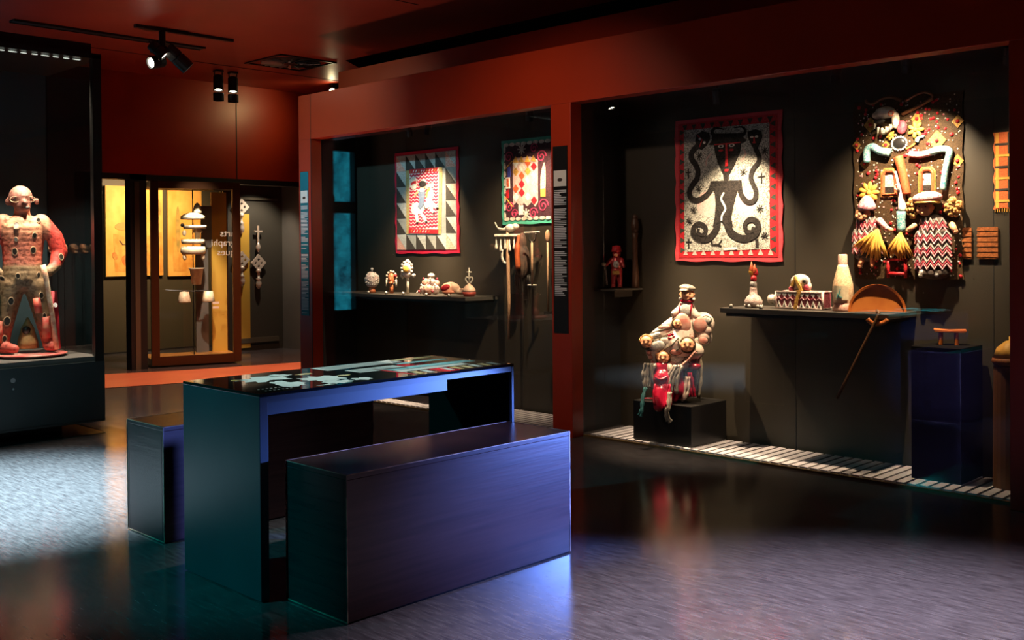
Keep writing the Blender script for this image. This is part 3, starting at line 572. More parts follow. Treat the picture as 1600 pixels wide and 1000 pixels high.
for k in range(3):
    t = thing('small_mask', ('small pale carved head at the back of the left case, %s of three' % ('leftmost', 'middle', 'rightmost')[k]), 'mask', (2.945+0.058*k, 7.50+0.035*k, 1.24), R(-22), 'small heads in the left case')
    q = 0.62; b = B(); b.ell((0, 0, 0.065*q), (0.038*q, 0.042*q, 0.058*q)); b.ell((-0.002, -0.042*q, 0.06*q), (0.009*q, 0.014*q, 0.017*q)); b.ell((0, -0.03*q, 0.02*q), (0.024*q, 0.022*q, 0.022*q)); blob(b, 'face', MASKM, t, 0.003, 2)
    for s in (-1, 1): B().ell((s*0.015*q, -0.038*q, 0.075*q), (0.007*q, 0.004*q, 0.003*q), 8, 5).make('eye', HOLE, t)
    B().tube([(0, 0, -0.704), (0, 0, 0.02)], 0.004, 6).make('rod', METAL, t)

# ------------------------------------------------------------------ text panels
def text_panel(label, y0, y1, m, head, seed, hz):
    t = thing('text_panel', label, 'text panel', (XF, (y0+y1)/2, 0.69), WALLROT); w = (y1-y0)/2; H = 1.245
    B().box(-w, w, -0.004, 0, 0, H).make('board', m, t)
    B().box(-w*0.86, w*0.86, -0.006, -0.0035, H*0.785, H*0.87).make('picture', WHITEM, t)
    B().disc(0.0, H*0.82, w*0.35, 0.012, -0.007, -0.005, 10).make('picture_motif', INK, t)
    rnd = random.Random(seed); b = B(); z = H*0.765
    while z > hz:
        if rnd.random() < 0.07: z -= 0.02; continue
        b.box(-w*0.82, w*(rnd.uniform(-0.1, 0.8) if rnd.random() < 0.4 else 0.82), -0.0055, -0.0035, z-0.006, z); z -= 0.0115
    tl = b.make('text_lines', mat('white print', (0.75, 0.78, 0.78), 0.5), t); tl['kind'] = 'stuff'; return t
text_panel('narrow black panel of white print on the red pillar between the vitrines', 4.508, 4.636, BLACKG, 0, 3, 0.24)
text_panel('narrow teal panel of white print on the left end of the red frame', 7.486, 7.606, mat('teal board', (0.02, 0.16, 0.21), 0.4), 0, 5, 0.02)

# ------------------------------------------------------------------ shelves
shelf_m = mat('dark grey shelf', (0.055, 0.048, 0.040), 0.45)
for lab, a, b_ in (('dark wall shelf carrying the casket and the sequined bottles', 2.44, 3.50), ('dark wall shelf carrying the row of beaded heads', 5.78, 7.60)):
    s_ = thing('wall_shelf', lab, 'shelf', (XB, a, 0.885)); B().box(-0.36, 0, 0, b_-a, -0.03, 0).make('board', shelf_m, s_, bevel=0.002)
    B().box(-0.34, -0.02, 0.03, b_-a-0.03, -0.05, -0.03).make('under_frame', BLACK, s_)
LP = B().box(5.30, 5.69, 3.665, 4.115, 0.017, 0.27).make('black_plinth_block', BLACKG, bevel=0.002); tag(LP, 'low black block under the seated doll figure', 'plinth')
lp = B().box(5.40, 5.70, 2.07, 2.33, 0.017, 0.72).make('table_reflection_block', VOID, bevel=0.002); tag(lp, 'dark block standing in for a reflection, under the small wooden stool', 'plinth')  # solid block stands in for the table end reflected in the glass

# ------------------------------------------------------------------ vitrine spotlights
def vspot(loc, tgt, pw, deg, lab, lit=True):
    t = thing('vitrine_spotlight', lab, 'spotlight', (loc[0], loc[1], ZT-0.1), 0, 'small spotlights inside the vitrines')
    dz = loc[2]-(ZT-0.1); B().tube([(0, 0, 0), (0, 0, dz+0.02)], 0.006, 8).make('stem', METAL, t)
    d = (Vector(tgt)-Vector(loc)).normalized(); make_can(t, (-d.x*0.05, -d.y*0.05, dz-d.z*0.05), d, 0.028, 0.09)
    p_ = Vector(loc)+d*0.055; spot(p_, tgt, pw*3.6, WARM, deg, 1.0, 0.012)
vspot((5.36, 4.34, 2.22), (5.42, 3.88, 0.68), 165, 42, 'small lit spotlight inside the right vitrine above the doll figure')
vspot((5.30, 3.465, 2.16), (5.73, 3.62, 1.05), 82, 70, 'small lit spotlight inside the right vitrine above the horned figure flag')
vspot((5.34, 2.72, 2.20), (5.54, 2.96, 0.93), 62, 40, 'small spotlight inside the right vitrine above the casket')
vspot((5.29, 2.30, 2.20), (5.72, 2.46, 1.40), 72, 86, 'small spotlight inside the right vitrine above the doll panel')
vspot((5.32, 1.80, 2.18), (5.73, 1.97, 1.45), 14, 55, 'small spotlight inside the right vitrine at its right end')
vspot((5.30, 6.35, 2.20), (5.73, 6.60, 1.25), 62, 76, 'small spotlight inside the left vitrine above the rider flag')
vspot((5.33, 6.15, 2.20), (5.5, 6.5, 0.90), 120, 44, 'small spotlight inside the left vitrine above the beaded heads')
vspot((5.30, 5.02, 2.20), (5.73, 5.45, 1.30), 52, 80, 'small spotlight inside the left vitrine above the staffs')
t = thing('added_blue_spot', 'added unseen blue spotlight beyond the right vitrine', 'spotlight', (XF, 1.4, 0.62))  # unseen spotlight and fixture added to throw blue on the bench end
B().box(-0.02, 0, -0.05, 0.05, -0.06, 0.06).make('mount', METAL, t); B().tube([(-0.02, 0, 0), (-0.05, 0, 0)], 0.012, 8).make('arm', METAL, t); make_can(t, (-0.05, -0.05, 0.01), (-1.92, 1.38, -0.29), 0.04, 0.085)
#CONTENT
# ------------------------------------------------------------------ sequined flags
def cm(name, c, c2=None, rough=0.5, scale=(160, 160, 160), bump=0.25, kind='vor', contrast=(0.1, 0.9), spec=0.3):
    return mat(name, c, rough, spec=spec, col2=c2 or tuple(q*0.6 for q in c), scale=scale, contrast=contrast, bump=bump, kind=kind)
F_PINK = cm('pink red satin', (0.62, 0.07, 0.09), (0.5, 0.04, 0.05), scale=(14, 14, 60), kind='noise')
F_SILV = cm('silver sequin field', (0.55, 0.53, 0.47), (0.13, 0.13, 0.12)); F_BLK = cm('black sequin', (0.010, 0.009, 0.009), (0.035, 0.03, 0.028), spec=0.15)
F_RED = cm('red sequin', (0.55, 0.02, 0.03)); F_WHT = cm('white sequin', (0.8, 0.76, 0.7)); F_PNKF = cm('dusty pink sequin', (0.55, 0.30, 0.28), (0.5, 0.42, 0.38)); F_GRN = cm('green black sequin', (0.05, 0.06, 0.045))
def poly(f, pts): return [f(*q) for q in pts]
def part(t, name, pts, m, y0, y1=-0.001): return B().prism(pts, y0, y1).make(name, m, t)
def rib(t, name, pts, w, m, y0, sm=True, y1=-0.001):
    q = [(v.x, v.y) for v in smoothpath([Vector((a, b_)) for a, b_ in pts], 4)] if sm else pts
    if isinstance(w, (list, tuple)):
        n = len(q); w = [w[0]+(w[1]-w[0])*i/(n-1) for i in range(n)]
    return B().ribbon(q, w, y0, y1).make(name, m, t)
def hang(name, label, cat, y, ztop, w, h, m, x=XB-0.012, wav=0.004, seed=0):
    t = thing(name, label, cat, (x, y, ztop), WALLROT); b = B(); nx, nz = 14, 16; rnd = random.Random(seed); vs = []; fs = []
    for side in (0, 1):
        for j in range(nz+1):
            for i in range(nx+1):
                e = 0.006*math.sin(j*1.9+seed)*(1 if i in (0, nx) else 0)
                vs.append(((i/nx-0.5)*w+e, (-0.0 if side == 0 else 0.008), -j/nz*h+0.004*math.sin(i*1.3+seed)*(1 if j == nz else 0)))
    q = (nx+1)*(nz+1)
    for j in range(nz):
        for i in range(nx):
            a = j*(nx+1)+i; fs += [(a, a+1, a+nx+2, a+nx+1), (a+q, a+q+nx+1, a+q+nx+2, a+q+1)]
    for i in range(nx): fs += [(i, i+q, i+1+q, i+1), (nz*(nx+1)+i, nz*(nx+1)+i+1, nz*(nx+1)+i+1+q, nz*(nx+1)+i+q)]
    for j in range(nz): fs += [(j*(nx+1), (j+1)*(nx+1), (j+1)*(nx+1)+q, j*(nx+1)+q), (j*(nx+1)+nx, j*(nx+1)+nx+q, (j+1)*(nx+1)+nx+q, (j+1)*(nx+1)+nx)]
    b.add(vs, fs).make('cloth', m, t); return t

# --- flag with the horned figure
W1, H1 = 0.80, 0.94
f1 = hang('sequin_flag', 'silver sequined flag with a black horned figure whose arms are serpents', 'flag', 3.672, 2.103, W1, H1, F_PINK, seed=1)
q1 = quadmap((122, 135), (717, 75), (727, 930), (133, 912), W1, H1)
part(f1, 'band', poly(q1, [(143, 152), (698, 97), (706, 905), (153, 893)]), F_RED, -0.002)
part(f1, 'field', poly(q1, [(178, 185), (655, 148), (663, 858), (187, 862)]), F_SILV, -0.004)
x0, z0 = q1(150, 158); x1, z1 = q1(700, 898); bw = 0.040
def tri(t, cx, cz, s, ang, m):
    part(t, 'border_triangle', [(cx+s*math.cos(ang+a), cz+s*math.sin(ang+a)) for a in (0, 2.2, -2.2)], m, -0.0035)
for i in range(10):
    cx = x0+0.045+(x1-x0-0.09)*i/9
    tri(f1, cx, z0-0.018, 0.024, -math.pi/2, F_GRN); tri(f1, cx, z1+0.020, 0.024, math.pi/2, F_PNKF)
for i in range(13):
    cz = z0-0.05+(z1-z0+0.09)*i/12
    tri(f1, x0+0.018, cz, 0.024, 0, F_GRN); tri(f1, x1-0.022, cz, 0.024, math.pi, F_GRN)
for c_, r_ in (((315, 600), (0.075, 0.085)), ((530, 610), (0.07, 0.08))):
    cx, cz = q1(*c_); B().disc(cx, cz, *r_, -0.0048, -0.002).make('pink_patch', F_PNKF, f1)
sc1 = W1/595
part(f1, 'torso', poly(q1, [(335, 478), (345, 470), (510, 468), (514, 510), (490, 520), (480, 560), (465, 620), (455, 680), (465, 725), (430, 740), (402, 695), (372, 735), (352, 725), (362, 680), (368, 600), (362, 540), (345, 505)]), F_BLK, -0.008)
part(f1, 'face', poly(q1, [(357, 268), (507, 256), (500, 310), (470, 385), (440, 440), (438, 472), (413, 472), (410, 430), (380, 370), (362, 310)]), F_BLK, -0.010)
part(f1, 'hat', poly(q1, [(345, 205), (500, 205), (515, 225), (535, 245), (520, 258), (345, 270), (326, 268), (345, 245)]), F_BLK, -0.011)
rib(f1, 'horn', poly(q1, [(352, 215), (345, 192), (362, 175), (385, 176), (412, 182)]), (0.026, 0.006), F_BLK, -0.010); rib(f1, 'horn', poly(q1, [(500, 215), (522, 210), (528, 188), (510, 170), (470, 174)]), (0.026, 0.006), F_BLK, -0.010)
rib(f1, 'serpent_arm', poly(q1, [(352, 490), (325, 540), (270, 575), (228, 565), (215, 530), (232, 490), (258, 455), (264, 412), (248, 375), (226, 345), (226, 312), (250, 282), (270, 265)]), 0.037, F_BLK, -0.009)
rib(f1, 'serpent_arm', poly(q1, [(498, 490), (510, 550), (545, 592), (580, 582), (590, 535), (572, 490), (561, 450), (575, 405), (600, 372), (604, 340), (588, 300), (580, 275)]), (0.034, 0.03), F_BLK, -0.009)
rib(f1, 'coiled_leg', poly(q1, [(380, 700), (370, 745), (330, 790), (275, 792), (243, 765), (243, 728), (272, 708), (305, 722), (313, 752), (292, 772), (268, 757), (270, 735)]), (0.048, 0.022), F_BLK, -0.009)
rib(f1, 'coiled_leg', poly(q1, [(432, 700), (455, 760), (515, 795), (575, 783), (602, 745), (592, 702), (558, 690), (532, 715), (538, 752), (568, 758), (578, 732)]), (0.052, 0.022), F_BLK, -0.009)
part(f1, 'serpent_head', poly(q1, [(255, 210), (290, 190), (325, 200), (332, 235), (315, 268), (285, 295), (252, 285), (250, 245)]), F_BLK, -0.011)
part(f1, 'serpent_head', poly(q1, [(543, 197), (585, 184), (615, 195), (620, 230), (605, 270), (585, 305), (562, 270), (545, 232)]), F_BLK, -0.011)
rib(f1, 'nose', poly(q1, [(428, 264), (430, 330), (430, 388)]), (0.013, 0.02), F_RED, -0.013, False); rib(f1, 'brow', poly(q1, [(360, 268), (505, 257)]), 0.007, F_RED, -0.013, False)
for c_, r_, m_, nm in (((398, 277), (0.021, 0.010), F_WHT, 'eye'), ((458, 272), (0.021, 0.010), F_WHT, 'eye'), ((398, 300), (0.018, 0.007), F_RED, 'cheek'), ((455, 298), (0.018, 0.007), F_RED, 'cheek'), ((430, 411), (0.017, 0.008), F_RED, 'mouth'), ((278, 235), (0.010, 0.009), F_WHT, 'eye'), ((303, 255), (0.010, 0.009), F_WHT, 'eye'), ((567, 228), (0.012, 0.007), F_WHT, 'eye'), ((592, 226), (0.012, 0.007), F_WHT, 'eye'), ((580, 258), (0.012, 0.006), F_RED, 'mouth')):
    cx, cz = q1(*c_); B().disc(cx, cz, *r_, -0.0135, -0.002).make(nm, m_, f1)
for c_ in ((398, 277), (458, 272)):
    cx, cz = q1(*c_); B().disc(cx, cz, 0.010, 0.006, -0.0145, -0.002).make('pupil', F_BLK, f1)
rib(f1, 'serpent_nose', poly(q1, [(262, 215), (290, 240), (275, 280)]), 0.008, F_RED, -0.013, False); rib(f1, 'serpent_nose', poly(q1, [(579, 228), (580, 252)]), 0.010, F_RED, -0.013, False)
rib(f1, 'belly_snake', poly(q1, [(416, 536), (400, 570), (414, 600), (424, 630), (406, 662), (402, 694)]), 0.012, F_WHT, -0.0115)
for c_ in ((270, 330), (270, 515), (520, 425), (633, 308), (240, 632), (610, 632), (215, 692), (635, 785)):
    cx, cz = q1(*c_); b = B()
    for k in range(4):
        a = R(45*k+10); dx, dz = 0.026*math.cos(a), 0.026*math.sin(a); b.ribbon([(cx-dx, cz-dz), (cx+dx, cz+dz)], 0.0045, -0.0065-0.0004*k, -0.002)
    b.make('star', F_BLK, f1)
for c_ in ((207, 428), (617, 460), (213, 815)):
    cx, cz = q1(*c_); b = B(); b.ribbon([(cx, cz-0.033), (cx, cz+0.033)], 0.009, -0.0065, -0.002); b.ribbon([(cx-0.022, cz+0.01), (cx+0.022, cz+0.01)], 0.009, -0.007, -0.002); b.make('cross', F_BLK, f1)
rib(f1, 'root_mark', poly(q1, [(345, 795), (350, 825), (380, 828), (402, 838)]), 0.014, F_BLK, -0.0065); rib(f1, 'root_mark', poly(q1, [(595, 800), (597, 850)]), 0.022, F_BLK, -0.0065, False); rib(f1, 'root_mark', poly(q1, [(405, 800), (385, 826)]), 0.010, F_BLK, -0.0065, False)
rib(f1, 'lettering_patch', poly(q1, [(415, 852), (490, 850)]), 0.016, F_WHT, -0.0065, False); rib(f1, 'faint_serpent', poly(q1, [(340, 315), (315, 345), (310, 385)]), 0.010, F_PNKF, -0.0055); rib(f1, 'faint_serpent', poly(q1, [(515, 290), (530, 320), (500, 375)]), 0.010, F_PNKF, -0.0055)

# --- doll panel
W2, H2 = 0.625, 1.03
F_BRN = cm('dark brown sequined cloth', (0.030, 0.018, 0.010), (0.075, 0.045, 0.022), scale=(230, 230, 230), spec=0.15); F_TEAL = cm('teal beaded cloth', (0.04, 0.26, 0.30), (0.36, 0.48, 0.47)); F_GOLD = cm('gold bead lace', (0.55, 0.32, 0.07), (0.25, 0.12, 0.03)); F_ORG = cm('orange red beads', (0.62, 0.11, 0.04)); F_BONE = mat('bone white', (0.72, 0.66, 0.56), 0.5, col2=(0.45, 0.38, 0.3), scale=(40, 40, 40)); F_SKIN = mat('doll skin', (0.78, 0.36, 0.20), 0.4); F_HAIR = mat('blond doll hair', (0.62, 0.32, 0.10), 0.7, col2=(0.38, 0.17, 0.05), scale=(60, 60, 60), bump=1.0); F_YEL = cm('yellow feather', (0.75, 0.42, 0.08), (0.6, 0.28, 0.05), kind='noise', scale=(90, 90, 25)); F_PK = cm('pink sequin', (0.62, 0.14, 0.2), (0.8, 0.5, 0.5)); F_MAR = cm('maroon sequin', (0.30, 0.02, 0.05), (0.5, 0.1, 0.12)); F_GREY = cm('grey sequin', (0.5, 0.47, 0.45), (0.2, 0.18, 0.17)); F_BROWNH = mat('brown horn', (0.18, 0.07, 0.03), 0.4)
f2 = hang('doll_tapestry', 'dark sequined panel with a skull and two dolls in zigzag dresses', 'wall hanging', 2.488, 2.095, W2, H2, F_BRN, x=XB-0.014, seed=2)
q2 = quadmap((1332, 165), (1502, 140), (1500, 436), (1332, 434), W2, H2); k2 = W2/169
rnd = random.Random(11)
for m_, n_, r_ in ((F_RED, 150, 0.0105), (F_WHT, 420, 0.0045), (F_PK, 90, 0.0055)):
    b = B()
    for _ in range(n_):
        x_ = rnd.uniform(-0.48, 0.48)*W2; z_ = -rnd.uniform(0.015, 0.985)*H2; b.ell((x_, -0.002, z_), r_*rnd.uniform(0.7, 1.1), 6, 4)
    b.make('bead_scatter', m_, f2)['kind'] = 'stuff'
def tub(t, name, pts, r, m, n=10, f=q2, d=0.0):
    P = [Vector((f(*q)[0], -(r if not isinstance(r, (list, tuple)) else r[0])-d, f(*q)[1])) for q in pts]; P = smoothpath(P, 4)
    if isinstance(r, (list, tuple)): r = [r[0]+(r[1]-r[0])*i/(len(P)-1) for i in range(len(P))]
    return B().tube(P, r, n).make(name, m, t, smooth=True)
tub(f2, 'horn', [(1353, 160), (1356, 165), (1366, 165), (1378, 158), (1394, 154), (1410, 159)], (0.007, 0.010), F_BROWNH); tub(f2, 'horn', [(1416, 160), (1434, 149), (1448, 145), (1458, 149), (1456, 155)], (0.010, 0.007), F_BROWNH); tub(f2, 'stick', [(1459, 153), (1436, 168), (1412, 180)], 0.010, F_BROWNH)
b = B(); cx, cz = q2(1388, 179); b.ell((cx, -0.035, cz), (0.062, 0.035, 0.035)); cx, cz = q2(1377, 184); b.ell((cx, -0.045, cz), (0.032, 0.03, 0.02)); cx, cz = q2(1404, 190); b.ell((cx, -0.03, cz), (0.022, 0.022, 0.05)); cx, cz = q2(1392, 205); b.ell((cx, -0.035, cz), (0.045, 0.02, 0.014), M=Matrix.Rotation(R(-35), 3, 'Y')); blob(b, 'skull', F_BONE, f2, 0.006, 2)
for px, py, L_ in ((1374, 197, 0.045), (1379, 205, 0.04), (1385, 206, 0.03), (1392, 204, 0.03), (1398, 200, 0.035), (1404, 196, 0.035)):
    cx, cz = q2(px, py); B().tube([(cx, -0.05, cz+0.012), (cx-0.004, -0.052, cz-L_*0.6)], [0.008, 0.003], 6).make('tooth', F_BONE, f2, smooth=True)
for px, py in ((1381, 193), ): 
    cx, cz = q2(px, py); B().ell((cx, -0.055, cz), (0.035, 0.012, 0.014)).make('mouth', F_BLK, f2, smooth=True)
cx, cz = q2(1401, 180); B().tube([(cx+0.014*math.cos(a*math.pi/5), -0.066, cz+0.014*math.sin(a*math.pi/5)) for a in range(10)], 0.003, 5, True).make('eye_ring', F_ORG, f2)
cx, cz = q2(1412, 200); B().ell((cx, -0.02, cz), (0.03, 0.02, 0.04)).make('tongue', F_MAR, f2, smooth=True)
def flower(t, px, py, r, m, n=7, f=q2):
    cx, cz = f(px, py); b = B()
    for i in range(n):
        a = 2*math.pi*i/n; b.ell((cx+r*0.6*math.cos(a), -0.014, cz+r*0.6*math.sin(a)), (r*0.5, 0.008, r*0.24), 8, 5, M=Matrix.Rotation(-a, 3, 'Y'))
    b.ell((cx, -0.018, cz), (r*0.3, 0.012, r*0.3), 8, 5); b.make('flower', m, t, smooth=True)
flower(f2, 1433, 203, 0.045, F_YEL); flower(f2, 1394, 213, 0.028, F_YEL); flower(f2, 1358, 302, 0.06, F_YEL, 9); flower(f2, 1360, 308, 0.04, F_YEL, 6)
tub(f2, 'stem', [(1431, 210), (1432, 222), (1424, 230), (1417, 233)], 0.006, F_GOLD); tub(f2, 'teal_leaf', [(1434, 222), (1438, 215), (1446, 213)], (0.012, 0.006), F_TEAL)
for px, py, r in ((1360, 198, 11), (1464, 219, 14), (1495, 188, 9), (1385, 228, 6), (1337, 230, 7), (1350, 258, 8), (1434, 186, 9), (1494, 250, 9)):
    cx, cz = q2(px, py); r *= k2; part(f2, 'gold_diamond', [(cx-r, cz), (cx, cz-r*1.1), (cx+r, cz), (cx, cz+r*1.1)], F_GOLD, -0.006)
    B().ell((cx, -0.007, cz), 0.011, 8, 5).make('diamond_stud', F_RED, f2, smooth=True)
cx, cz = q2(1407, 225); B().ell((cx, -0.01, cz), (0.040, 0.014, 0.034)).make('dark_boss', BLACKG, f2, smooth=True)
b = B()
for i in range(18): b.ell((cx+0.043*math.cos(i*math.pi/9), -0.012, cz+0.037*math.sin(i*math.pi/9)), 0.0065, 6, 4)
o = b.make('bead_ring', F_WHT, f2); o['kind'] = 'stuff'
tub(f2, 'stuffed_arm', [(1394, 240), (1378, 238), (1366, 232), (1357, 238), (1356, 256)], (0.024, 0.020), F_TEAL, 12); tub(f2, 'stuffed_arm', [(1424, 241), (1440, 242), (1456, 238)], 0.019, F_PK, 12); tub(f2, 'stuffed_arm', [(1456, 238), (1470, 233), (1484, 235), (1481, 252), (1477, 272), (1474, 296)], (0.021, 0.017), F_TEAL, 12)
tub(f2, 'red_column', [(1407, 246), (1412, 264), (1417, 288), (1420, 304)], (0.026, 0.022), F_ORG, 12); tub(f2, 'white_column', [(1403, 268), (1410, 300), (1412, 330)], (0.012, 0.026), F_WHT, 12, d=0.004); tub(f2, 'teal_column', [(1411, 330), (1411, 362)], (0.026, 0.024), F_TEAL, 12)
cx, cz = q2(1408, 293); B().tube([(cx+0.014*math.cos(a*math.pi/5), -0.052, cz+0.014*math.sin(a*math.pi/5)) for a in range(10)], 0.005, 6, True).make('eyelet', F_GREY, f2)
for px, py, w_, h_, m_ in ((1391, 286, 10, 18, F_BONE), (1449, 282, 9, 17, F_BONE)):
    cx, cz = q2(px, py); w_ *= k2; h_ *= k2; pts = [(cx-w_, cz-h_), (cx+w_, cz-h_), (cx+w_, cz+h_*0.7), (cx+w_*0.6, cz+h_), (cx-w_*0.6, cz+h_), (cx-w_, cz+h_*0.7)]
    B().tube([(x_, -0.01, z_) for x_, z_ in pts], 0.011, 8, True).make('photo_frame', F_ORG, f2); B().tube([(cx+(x_-cx)*1.3, -0.008, cz+(z_-cz)*1.18) for x_, z_ in pts], 0.006, 6, True).make('outer_frame', F_GOLD, f2)
    part(f2, 'photo', pts, F_BONE, -0.006); part(f2, 'photo_ground', [(cx-w_*0.9, cz-h_*0.9), (cx+w_*0.9, cz-h_*0.9), (cx+w_*0.9, cz-h_*0.35), (cx-w_*0.9, cz-h_*0.35)], F_BLK, -0.008); B().disc(cx, cz+0.01, w_*0.5, h_*0.42, -0.009, -0.004).make('photo_bust', F_GREY, f2)
def doll_face(t, c, r, name='head', hairm=None):
    b = B(); b.ell(c, (r, r*0.9, r*1.02)); b.ell((c[0]-r*0.5, c[1]-r*0.5, c[2]-r*0.3), r*0.36); b.ell((c[0]+r*0.5, c[1]-r*0.5, c[2]-r*0.3), r*0.36); b.ell((c[0], c[1]-r*0.5, c[2]-r*0.6), (r*0.4, r*0.4, r*0.3)); b.ell((c[0], c[1]-r*0.92, c[2]-r*0.1), (r*0.14, r*0.16, r*0.14)); b.ell((c[0]-r*0.97, c[1]+r*0.05, c[2]), (r*0.14, r*0.2, r*0.24)); b.ell((c[0]+r*0.97, c[1]+r*0.05, c[2]), (r*0.14, r*0.2, r*0.24))
    h_ = blob(b, name, F_SKIN, t, r*0.11, 2); T_ = bvh(h_)
    for s_ in (-1, 1):
        y_, _n = hit(T_, c[0]+s_*r*0.36, c[2]+r*0.12, c[1]-r); B().ell((c[0]+s_*r*0.36, y_, c[2]+r*0.12), (r*0.13, r*0.05, r*0.08), 10, 6).make('eye', mat('doll eye', (0.03, 0.02, 0.02), 0.15), h_, smooth=True)
        rib(h_, 'eyebrow', [(c[0]+s_*r*0.2, c[2]+r*0.34), (c[0]+s_*r*0.38, c[2]+r*0.40), (c[0]+s_*r*0.55, c[2]+r*0.34)], r*0.035, F_HAIR, y_-r*0.03, True, y_+r*0.08)
    y_, _n = hit(T_, c[0], c[2]-r*0.45, c[1]-r); B().ell((c[0], y_, c[2]-r*0.45), (r*0.15, r*0.05, r*0.055), 10, 6).make('mouth', mat('doll lips', (0.6, 0.12, 0.1), 0.4), h_, smooth=True)
    return h_
def zig(t, cx, cz, w_, h_, n_, m_, y_, wd=0.009):
    pts = [(cx-w_+2*w_*i/(2*n_), cz+(h_ if i % 2 else -h_)) for i in range(2*n_+1)]
    b = B(); b.tube([(x_, y_+0.03*((x_-cx)/w_)**2, z_) for x_, z_ in pts], wd, 6); b.make('zigzag_trim', m_, t)
def panel_doll(px, py0, py1, wpx, rows, seed):
    cx, zt_ = q2(px, py0); _, zb_ = q2(px, py1); w_ = wpx*k2; b = B(); n_ = 10
    for i in range(6):
        z_ = zt_+(zb_-zt_)*i/5; f_ = (0.62, 0.85, 0.95, 1.0, 1.0, 0.95)[i]; b.ell((cx, -0.03, z_), (w_*f_, 0.045, abs(zb_-zt_)/7))
    blob(b, 'dress', cm('dark zigzag dress', (0.05, 0.04, 0.035), (0.12, 0.09, 0.08)), f2, 0.009, 2)
    for k in range(rows):
        z_ = zt_+(zb_-zt_)*(k+0.35)/rows
        for e, m_ in ((0.024, F_GREY), (0.006, F_MAR), (-0.012, F_PK)): zig(f2, cx, z_+e, w_*(0.7 if k == 0 else 0.98), 0.015, 5, m_, -0.072)
    return cx, zt_, zb_
cx, zt_, zb_ = panel_doll(1461, 345, 424, 27, 4, 1)
hx, hz_ = q2(1451, 324); doll_face(f2, (hx, -0.055, hz_), 0.046)
b = B(); px_, pz_ = q2(1455, 309); b.ell((px_, -0.06, pz_), (0.085, 0.055, 0.036), M=Matrix.Rotation(R(-4), 3, 'Y')); blob(b, 'beret', F_PK, f2, 0.006, 2)
B().tube([(px_+0.062*math.cos(a*math.pi/10), -0.06+0.05*math.sin(a*math.pi/10), pz_-0.026) for a in range(20)], 0.008, 6, True).make('beret_band', F_GOLD, f2)
for px, py, rx, rz in ((1430, 325, 0.034, 0.062), (1491, 322, 0.05, 0.058)):
    x_, z_ = q2(px, py); b = B(); rnd = random.Random(px)
    for _ in range(46):
        a = rnd.uniform(0, 6.28); c_ = rnd.uniform(-1, 1); s_ = math.sqrt(1-c_*c_); b.ell((x_+rx*0.8*s_*math.cos(a), -0.04+0.025*s_*math.sin(a), z_+rz*0.8*c_), rnd.uniform(0.009, 0.015), 7, 5)
    b.make('hair', F_HAIR, f2, smooth=True)['kind'] = 'stuff'
def limb(px0, py0, px1, py1, r, nm, m=F_SKIN):
    a = q2(px0, py0); c_ = q2(px1, py1); B().cap((a[0], -0.05, a[1]), r, (c_[0], -0.06, c_[1]), r*0.8, 8).make(nm, m, f2, smooth=True)
limb(1434, 352, 1425, 359, 0.016, 'hand'); limb(1490, 350, 1496, 360, 0.018, 'hand'); limb(1446, 420, 1444, 428, 0.018, 'foot', F_WHT); limb(1466, 420, 1468, 427, 0.018, 'foot', F_WHT)
cx, zt_, zb_ = panel_doll(1359, 345, 400, 24, 3, 2)
hx, hz_ = q2(1354, 335); doll_face(f2, (hx, -0.06, hz_), 0.042)
x_, z_ = q2(1360, 322); B().lathe([(0.052, -0.03), (0.05, 0.0), (0.03, 0.04), (0.012, 0.055), (0, 0.058)], 16, (x_, -0.055, z_)).make('cap', F_PK, f2, smooth=True)
limb(1352, 402, 1349, 414, 0.018, 'foot', F_SKIN); limb(1368, 402, 1369, 413, 0.016, 'foot', F_SKIN); limb(1390, 356, 1400, 359, 0.015, 'hand'); limb(1380, 345, 1392, 356, 0.02, 'sleeve', F_PK)
def fan(px, py, r, a0, a1, m, nm, d):
    cx, cz = q2(px, py); b = B(); n_ = 30; rn = random.Random(px)
    for i in range(n_):
        a = a0+(a1-a0)*i/(n_-1); q = r*rn.uniform(0.82, 1.08); e = rn.uniform(-0.008, 0.012); b.tube([(cx, -d, cz), (cx+q*0.6*math.cos(a), -d-e-0.006, cz+q*0.6*math.sin(a)), (cx+q*math.cos(a), -d-e, cz+q*math.sin(a))], [0.005, 0.0085, 0.002], 6)
    b.make(nm, m, f2, smooth=True)['kind'] = 'stuff'
fan(1381, 358, 0.17, R(215), R(290), F_YEL, 'feather_skirt', 0.085); fan(1412, 362, 0.15, R(235), R(300), F_YEL, 'feather_fan', 0.045)
x_, z_ = q2(1404, 418); b = B()
for s_ in (-0.05, 0.05): b.tube([(x_+s_, -0.03, z_+0.055), (x_+s_, -0.03, z_-0.055)], 0.010, 8)
b.tube([(x_-0.05, -0.03, z_-0.03), (x_+0.05, -0.03, z_-0.03)], 0.010, 8); b.tube([(x_-0.05, -0.03, z_+0.05), (x_+0.05, -0.03, z_+0.05)], 0.008, 8); b.make('toy_chair', F_RED, f2, smooth=True)

